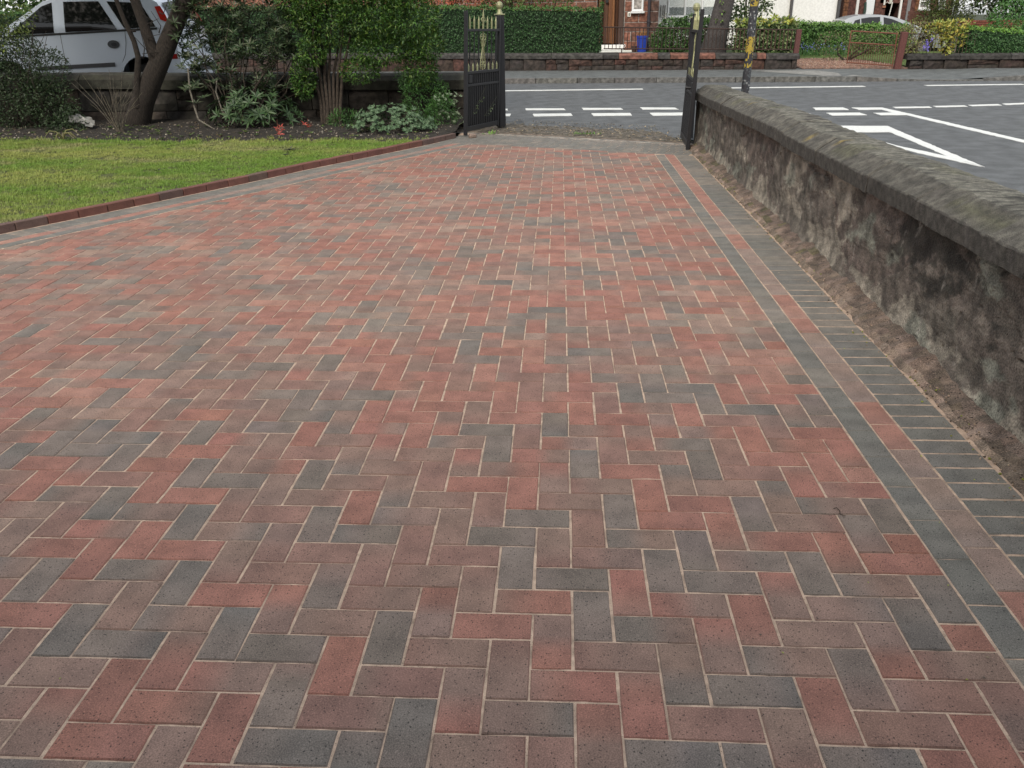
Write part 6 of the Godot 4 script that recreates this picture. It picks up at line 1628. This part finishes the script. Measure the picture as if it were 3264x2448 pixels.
func build_car(called: String, label: String, at: Vector3, turn: float, outline: Array, arches: Array, wheel_r: float, windows: Array, screens: Array, paint: Color, extras: Callable) -> Node3D:
	var t := thing(called, label, "car", at, turn, "")
	var body := PackedVector2Array(outline)
	var polys := [body]
	for a in arches:
		var nx := []
		for p in polys:
			for q in Geometry2D.clip_polygons(p, PackedVector2Array([a[0] + Vector2(a[1], -1), a[0] + Vector2(a[1], 0)] + arc(a[0], a[1], 0, PI) + [a[0] + Vector2(-a[1], -1)])): nx.append(q)
		polys = nx
	var m := MB.new(); side_panel(m, polys, 0.0, paint)
	top_strip(m, outline, 0.0, paint)
	obj("body", m, M.car, t, true)
	m = MB.new()
	for a in arches: m.box(Vector3(a[0].x, a[0].y - 0.05, 0), Vector3(a[1] * 2.0, a[1] * 1.9, 1.1), lin(0.008, 0.008, 0.008))
	m.box(Vector3(car_len / 2, 0.22, 0), Vector3(car_len * 0.9, 0.1, 1.3), lin(0.01, 0.01, 0.01))
	obj("underbody", m, M.plastic, t, true)
	for a in arches:
		m = MB.new()
		var inner := arc(a[0], a[1] - 0.012, 0.0, PI, 16); var outer := arc(a[0], a[1] + 0.055, 0.0, PI, 16)
		var pl := outer.duplicate(); inner.reverse(); pl.append_array(inner)
		both_sides("wheel_arch", [pl], 0.018, paint, M.car, t)
		for s in [1.0, -1.0]:
			m = MB.new(); var z: float = 0.66 * s
			m.tube([Vector3(a[0].x, wheel_r, z - 0.1 * s), Vector3(a[0].x, wheel_r, z - 0.08 * s), Vector3(a[0].x, wheel_r, z + 0.08 * s), Vector3(a[0].x, wheel_r, z + 0.1 * s)], [wheel_r * 0.93, wheel_r, wheel_r, wheel_r * 0.93], 24, lin(0.012, 0.012, 0.012))
			var wo := obj("wheel", m, M.tyre, t, true)
			m = MB.new(); m.tube([Vector3(a[0].x, wheel_r, z + 0.06 * s), Vector3(a[0].x, wheel_r, z + 0.104 * s)], [wheel_r * 0.64, wheel_r * 0.62], 20, lin(0.35, 0.35, 0.36)); obj("rim", m, M.alloy, wo, true)
	for w in windows: both_sides("side_window", [w], 0.006, lin(0.012, 0.014, 0.014), M.glass, t)
	for s in screens:
		m = MB.new(); top_strip(m, s, 0.008, lin(0.014, 0.018, 0.018), 0.09); obj("screen", m, M.glass, t, true)
	extras.call(t, polys)
	return t

func cars() -> void:
	var V := func(x, y): return Vector2(x, y)
	# silver people carrier behind the garden wall, tail to the right
	car_len = 4.22; car_x0 = 0.35; car_w = [0.80, 0.86, 0.84, 0.70]; car_y = [0.25, 0.62, 1.22, 1.74]
	var ol := [V.call(0.46, 0.26), V.call(0.38, 0.34), V.call(0.35, 0.50), V.call(0.36, 0.64), V.call(0.41, 0.69), V.call(0.43, 0.80), V.call(0.435, 0.95), V.call(0.46, 1.10), V.call(0.52, 1.28), V.call(0.60, 1.48), V.call(0.68, 1.62), V.call(0.80, 1.69), V.call(1.1, 1.745), V.call(1.7, 1.765), V.call(2.3, 1.73), V.call(2.62, 1.67), V.call(3.45, 1.18), V.call(3.9, 1.06), V.call(4.12, 0.90), V.call(4.21, 0.68), V.call(4.22, 0.40), V.call(4.14, 0.26)]
	var w1 := [V.call(2.47, 1.175), V.call(3.28, 1.15), V.call(2.66, 1.585), V.call(2.47, 1.65)]
	var w2 := [V.call(1.37, 1.215), V.call(2.27, 1.185), V.call(2.27, 1.655), V.call(1.66, 1.655)]
	var w3 := [V.call(0.72, 1.25), V.call(1.24, 1.225), V.call(1.52, 1.65), V.call(0.95, 1.62)]
	var tail := func(t: Node3D, _p: Array):
		both_sides("tail_light", [[V.call(0.50, 1.30), V.call(0.64, 1.36), V.call(0.72, 1.56), V.call(0.63, 1.57), V.call(0.55, 1.42)]], 0.008, lin(0.45, 0.02, 0.012), M.lens, t)
		both_sides("reflector", [[V.call(0.45, 0.74), V.call(0.57, 0.74), V.call(0.57, 0.82), V.call(0.45, 0.82)]], 0.008, lin(0.28, 0.012, 0.012), M.lens, t)
		for s in [-1.0, 1.0]:
			var m := MB.new(); side_panel(m, [arc(V.call(1.47, 0.985), 0.105, 0, TAU, 20).map(func(p): return Vector2(p.x, 0.985 + (p.y - 0.985) * 0.62))], 0.012, lin(0.05, 0.052, 0.056), 0.2, s); var hd := obj("door_handle", m, M.plastic, t, true)
			m = MB.new(); side_panel(m, [arc(V.call(1.46, 0.985), 0.05, 0, TAU, 14).map(func(p): return Vector2(p.x, 0.985 + (p.y - 0.985) * 0.6))], 0.02, lin(0.015, 0.015, 0.017), 0.2, s); obj("key_recess", m, M.plastic, hd, true)
		both_sides("rubbing_strip", [[V.call(1.50, 0.635), V.call(2.9, 0.585), V.call(2.9, 0.645), V.call(1.50, 0.70)]], 0.016, lin(0.045, 0.046, 0.05), M.plastic, t)
		# door gaps
		var seam := [V.call(1.24, 1.21), V.call(1.255, 1.0), V.call(1.30, 0.82), V.call(1.42, 0.62), V.call(1.47, 0.45), V.call(1.48, 0.28)]
		for sm in [seam, [V.call(2.37, 1.18), V.call(2.37, 0.7), V.call(2.37, 0.28)]]:
			var pieces := []
			for i in sm.size() - 1:
				var a: Vector2 = sm[i]; var b: Vector2 = sm[i + 1]; var n: Vector2 = Vector2(-(b - a).y, (b - a).x).normalized() * 0.004
				pieces.append([a - n, b - n, b + n, a + n])
			both_sides("door_gap", pieces, 0.003, lin(0.02, 0.02, 0.022), M.plastic, t)
		both_sides("belt_seal", [[V.call(0.70, 1.205), V.call(3.35, 1.105), V.call(3.35, 1.135), V.call(0.70, 1.24)]], 0.009, lin(0.012, 0.012, 0.013), M.plastic, t)
		var m := MB.new(); top_strip(m, [V.call(0.345, 0.52), V.call(0.358, 0.62)], 0.008, lin(0.04, 0.04, 0.045), 0.2); obj("bumper_insert", m, M.plastic, t, true)
	build_car("people_carrier", "silver people carrier parked beyond the garden wall behind the leaning tree", Vector3(-6.02, 0.12, -13.86), PI, ol, [[V.call(1.02, 0.40), 0.405], [V.call(3.42, 0.38), 0.39]], 0.34, [w1, w2, w3], [[V.call(0.535, 1.32), V.call(0.60, 1.48), V.call(0.67, 1.60)], [V.call(2.70, 1.62), V.call(3.38, 1.22)]], lin(0.60, 0.66, 0.74), tail)
	sheet("near_pavement", PackedVector2Array([Vector2(-60, -11.1), Vector2(-4.5, -11.1), Vector2(-4.2, -15.4), Vector2(-60, -15.6)]), 0.11, lin(0.15, 0.155, 0.155), M.asphalt)
	# silver hatchback beyond the hedge, nose to the right
	car_len = 4.1; car_x0 = 0.0; car_w = [0.80, 0.86, 0.82, 0.60]; car_y = [0.25, 0.55, 0.95, 1.36]
	var o2 := [V.call(0.08, 0.25), V.call(0.0, 0.4), V.call(0.0, 0.58), V.call(0.08, 0.75), V.call(0.15, 0.94), V.call(0.28, 1.07), V.call(0.44, 1.19), V.call(0.58, 1.26), V.call(0.75, 1.315), V.call(1.0, 1.35), V.call(1.35, 1.365), V.call(1.75, 1.345), V.call(2.1, 1.29), V.call(2.38, 1.21), V.call(2.75, 1.07), V.call(3.12, 0.91), V.call(3.55, 0.79), V.call(3.92, 0.64), V.call(4.08, 0.48), V.call(4.1, 0.3), V.call(4.02, 0.24)]
	var v1 := [V.call(0.66, 0.93), V.call(0.98, 0.93), V.call(0.98, 1.23), V.call(0.80, 1.18)]
	var v2 := [V.call(1.02, 0.93), V.call(1.68, 0.92), V.call(1.68, 1.285), V.call(1.3, 1.28), V.call(1.02, 1.24)]
	var v3 := [V.call(1.80, 0.92), V.call(2.72, 0.90), V.call(2.42, 1.08), V.call(2.1, 1.21), V.call(1.80, 1.275)]
	build_car("hatchback", "silver hatchback parked behind the mid green hedge by the white gable", Vector3(9.75, 0.0, -32.0), 0.0, o2, [[V.call(0.78, 0.32), 0.34], [V.call(3.28, 0.32), 0.34]], 0.30, [v1, v2, v3], [[V.call(0.18, 0.97), V.call(0.40, 1.16)], [V.call(2.44, 1.19), V.call(2.75, 1.07), V.call(3.06, 0.935)]], lin(0.30, 0.32, 0.34), func(_t, _p): pass)

# ---------------------------------------------------------------- the scene
func _ready() -> void:
	rng.seed = 20240611
	nz.seed = 11; nz.noise_type = FastNoiseLite.TYPE_SIMPLEX_SMOOTH; nz.frequency = 0.02; nz.fractal_octaves = 3
	nf.seed = 29; nf.noise_type = FastNoiseLite.TYPE_SIMPLEX_SMOOTH; nf.frequency = 0.04; nf.fractal_octaves = 2
	# camera: eye height, a little left of the drive's line, looking down it
	var cam := Camera3D.new(); cam.name = "camera"
	var yaw := -0.0586; var pitch := 0.4102; var roll := 0.0148
	var fw := Vector3(sin(yaw) * cos(pitch), -sin(pitch), -cos(yaw) * cos(pitch)); var rt := Vector3(cos(yaw), 0, sin(yaw)); var dn := fw.cross(rt)
	var r2 := rt * cos(roll) + dn * sin(roll); var d2 := -rt * sin(roll) + dn * cos(roll)
	cam.transform = Transform3D(Basis(r2, -d2, -fw), EYE)
	cam.fov = 49.09; cam.near = 0.05; cam.far = 1200.0
	add_child(cam); cam.current = true
	# bright thin overcast
	var env := Environment.new(); env.background_mode = Environment.BG_SKY
	var sm := ProceduralSkyMaterial.new()
	sm.sky_top_color = Color(0.93, 0.955, 0.985); sm.sky_horizon_color = Color(0.985, 0.985, 0.98); sm.sky_curve = 0.2
	sm.ground_bottom_color = Color(0.35, 0.36, 0.33); sm.ground_horizon_color = Color(0.6, 0.62, 0.62)
	sm.sky_energy_multiplier = 1.0
	var sky := Sky.new(); sky.sky_material = sm; env.sky = sky
	env.tonemap_mode = Environment.TONE_MAPPER_LINEAR; env.tonemap_exposure = 1.2
	env.sdfgi_enabled = true; env.ssao_enabled = true; env.ssil_enabled = true
	var we := WorldEnvironment.new(); we.name = "world"; we.environment = env; add_child(we)
	var sun := DirectionalLight3D.new(); sun.name = "sun"; sun.light_color = Color(1.0, 0.965, 0.91); sun.light_energy = 0.9; sun.light_angular_distance = 20.0; sun.shadow_enabled = true
	sun.look_at_from_position(Vector3(-2.5, 7.5, 8.0), Vector3.ZERO); add_child(sun)
	materials()
	ground()
	lay_drive()
	lawn()
	drive_wall()
	garden_wall()
	far_side()
	houses()
	gates()
	sign_pole()
	cars()
	near_plants()
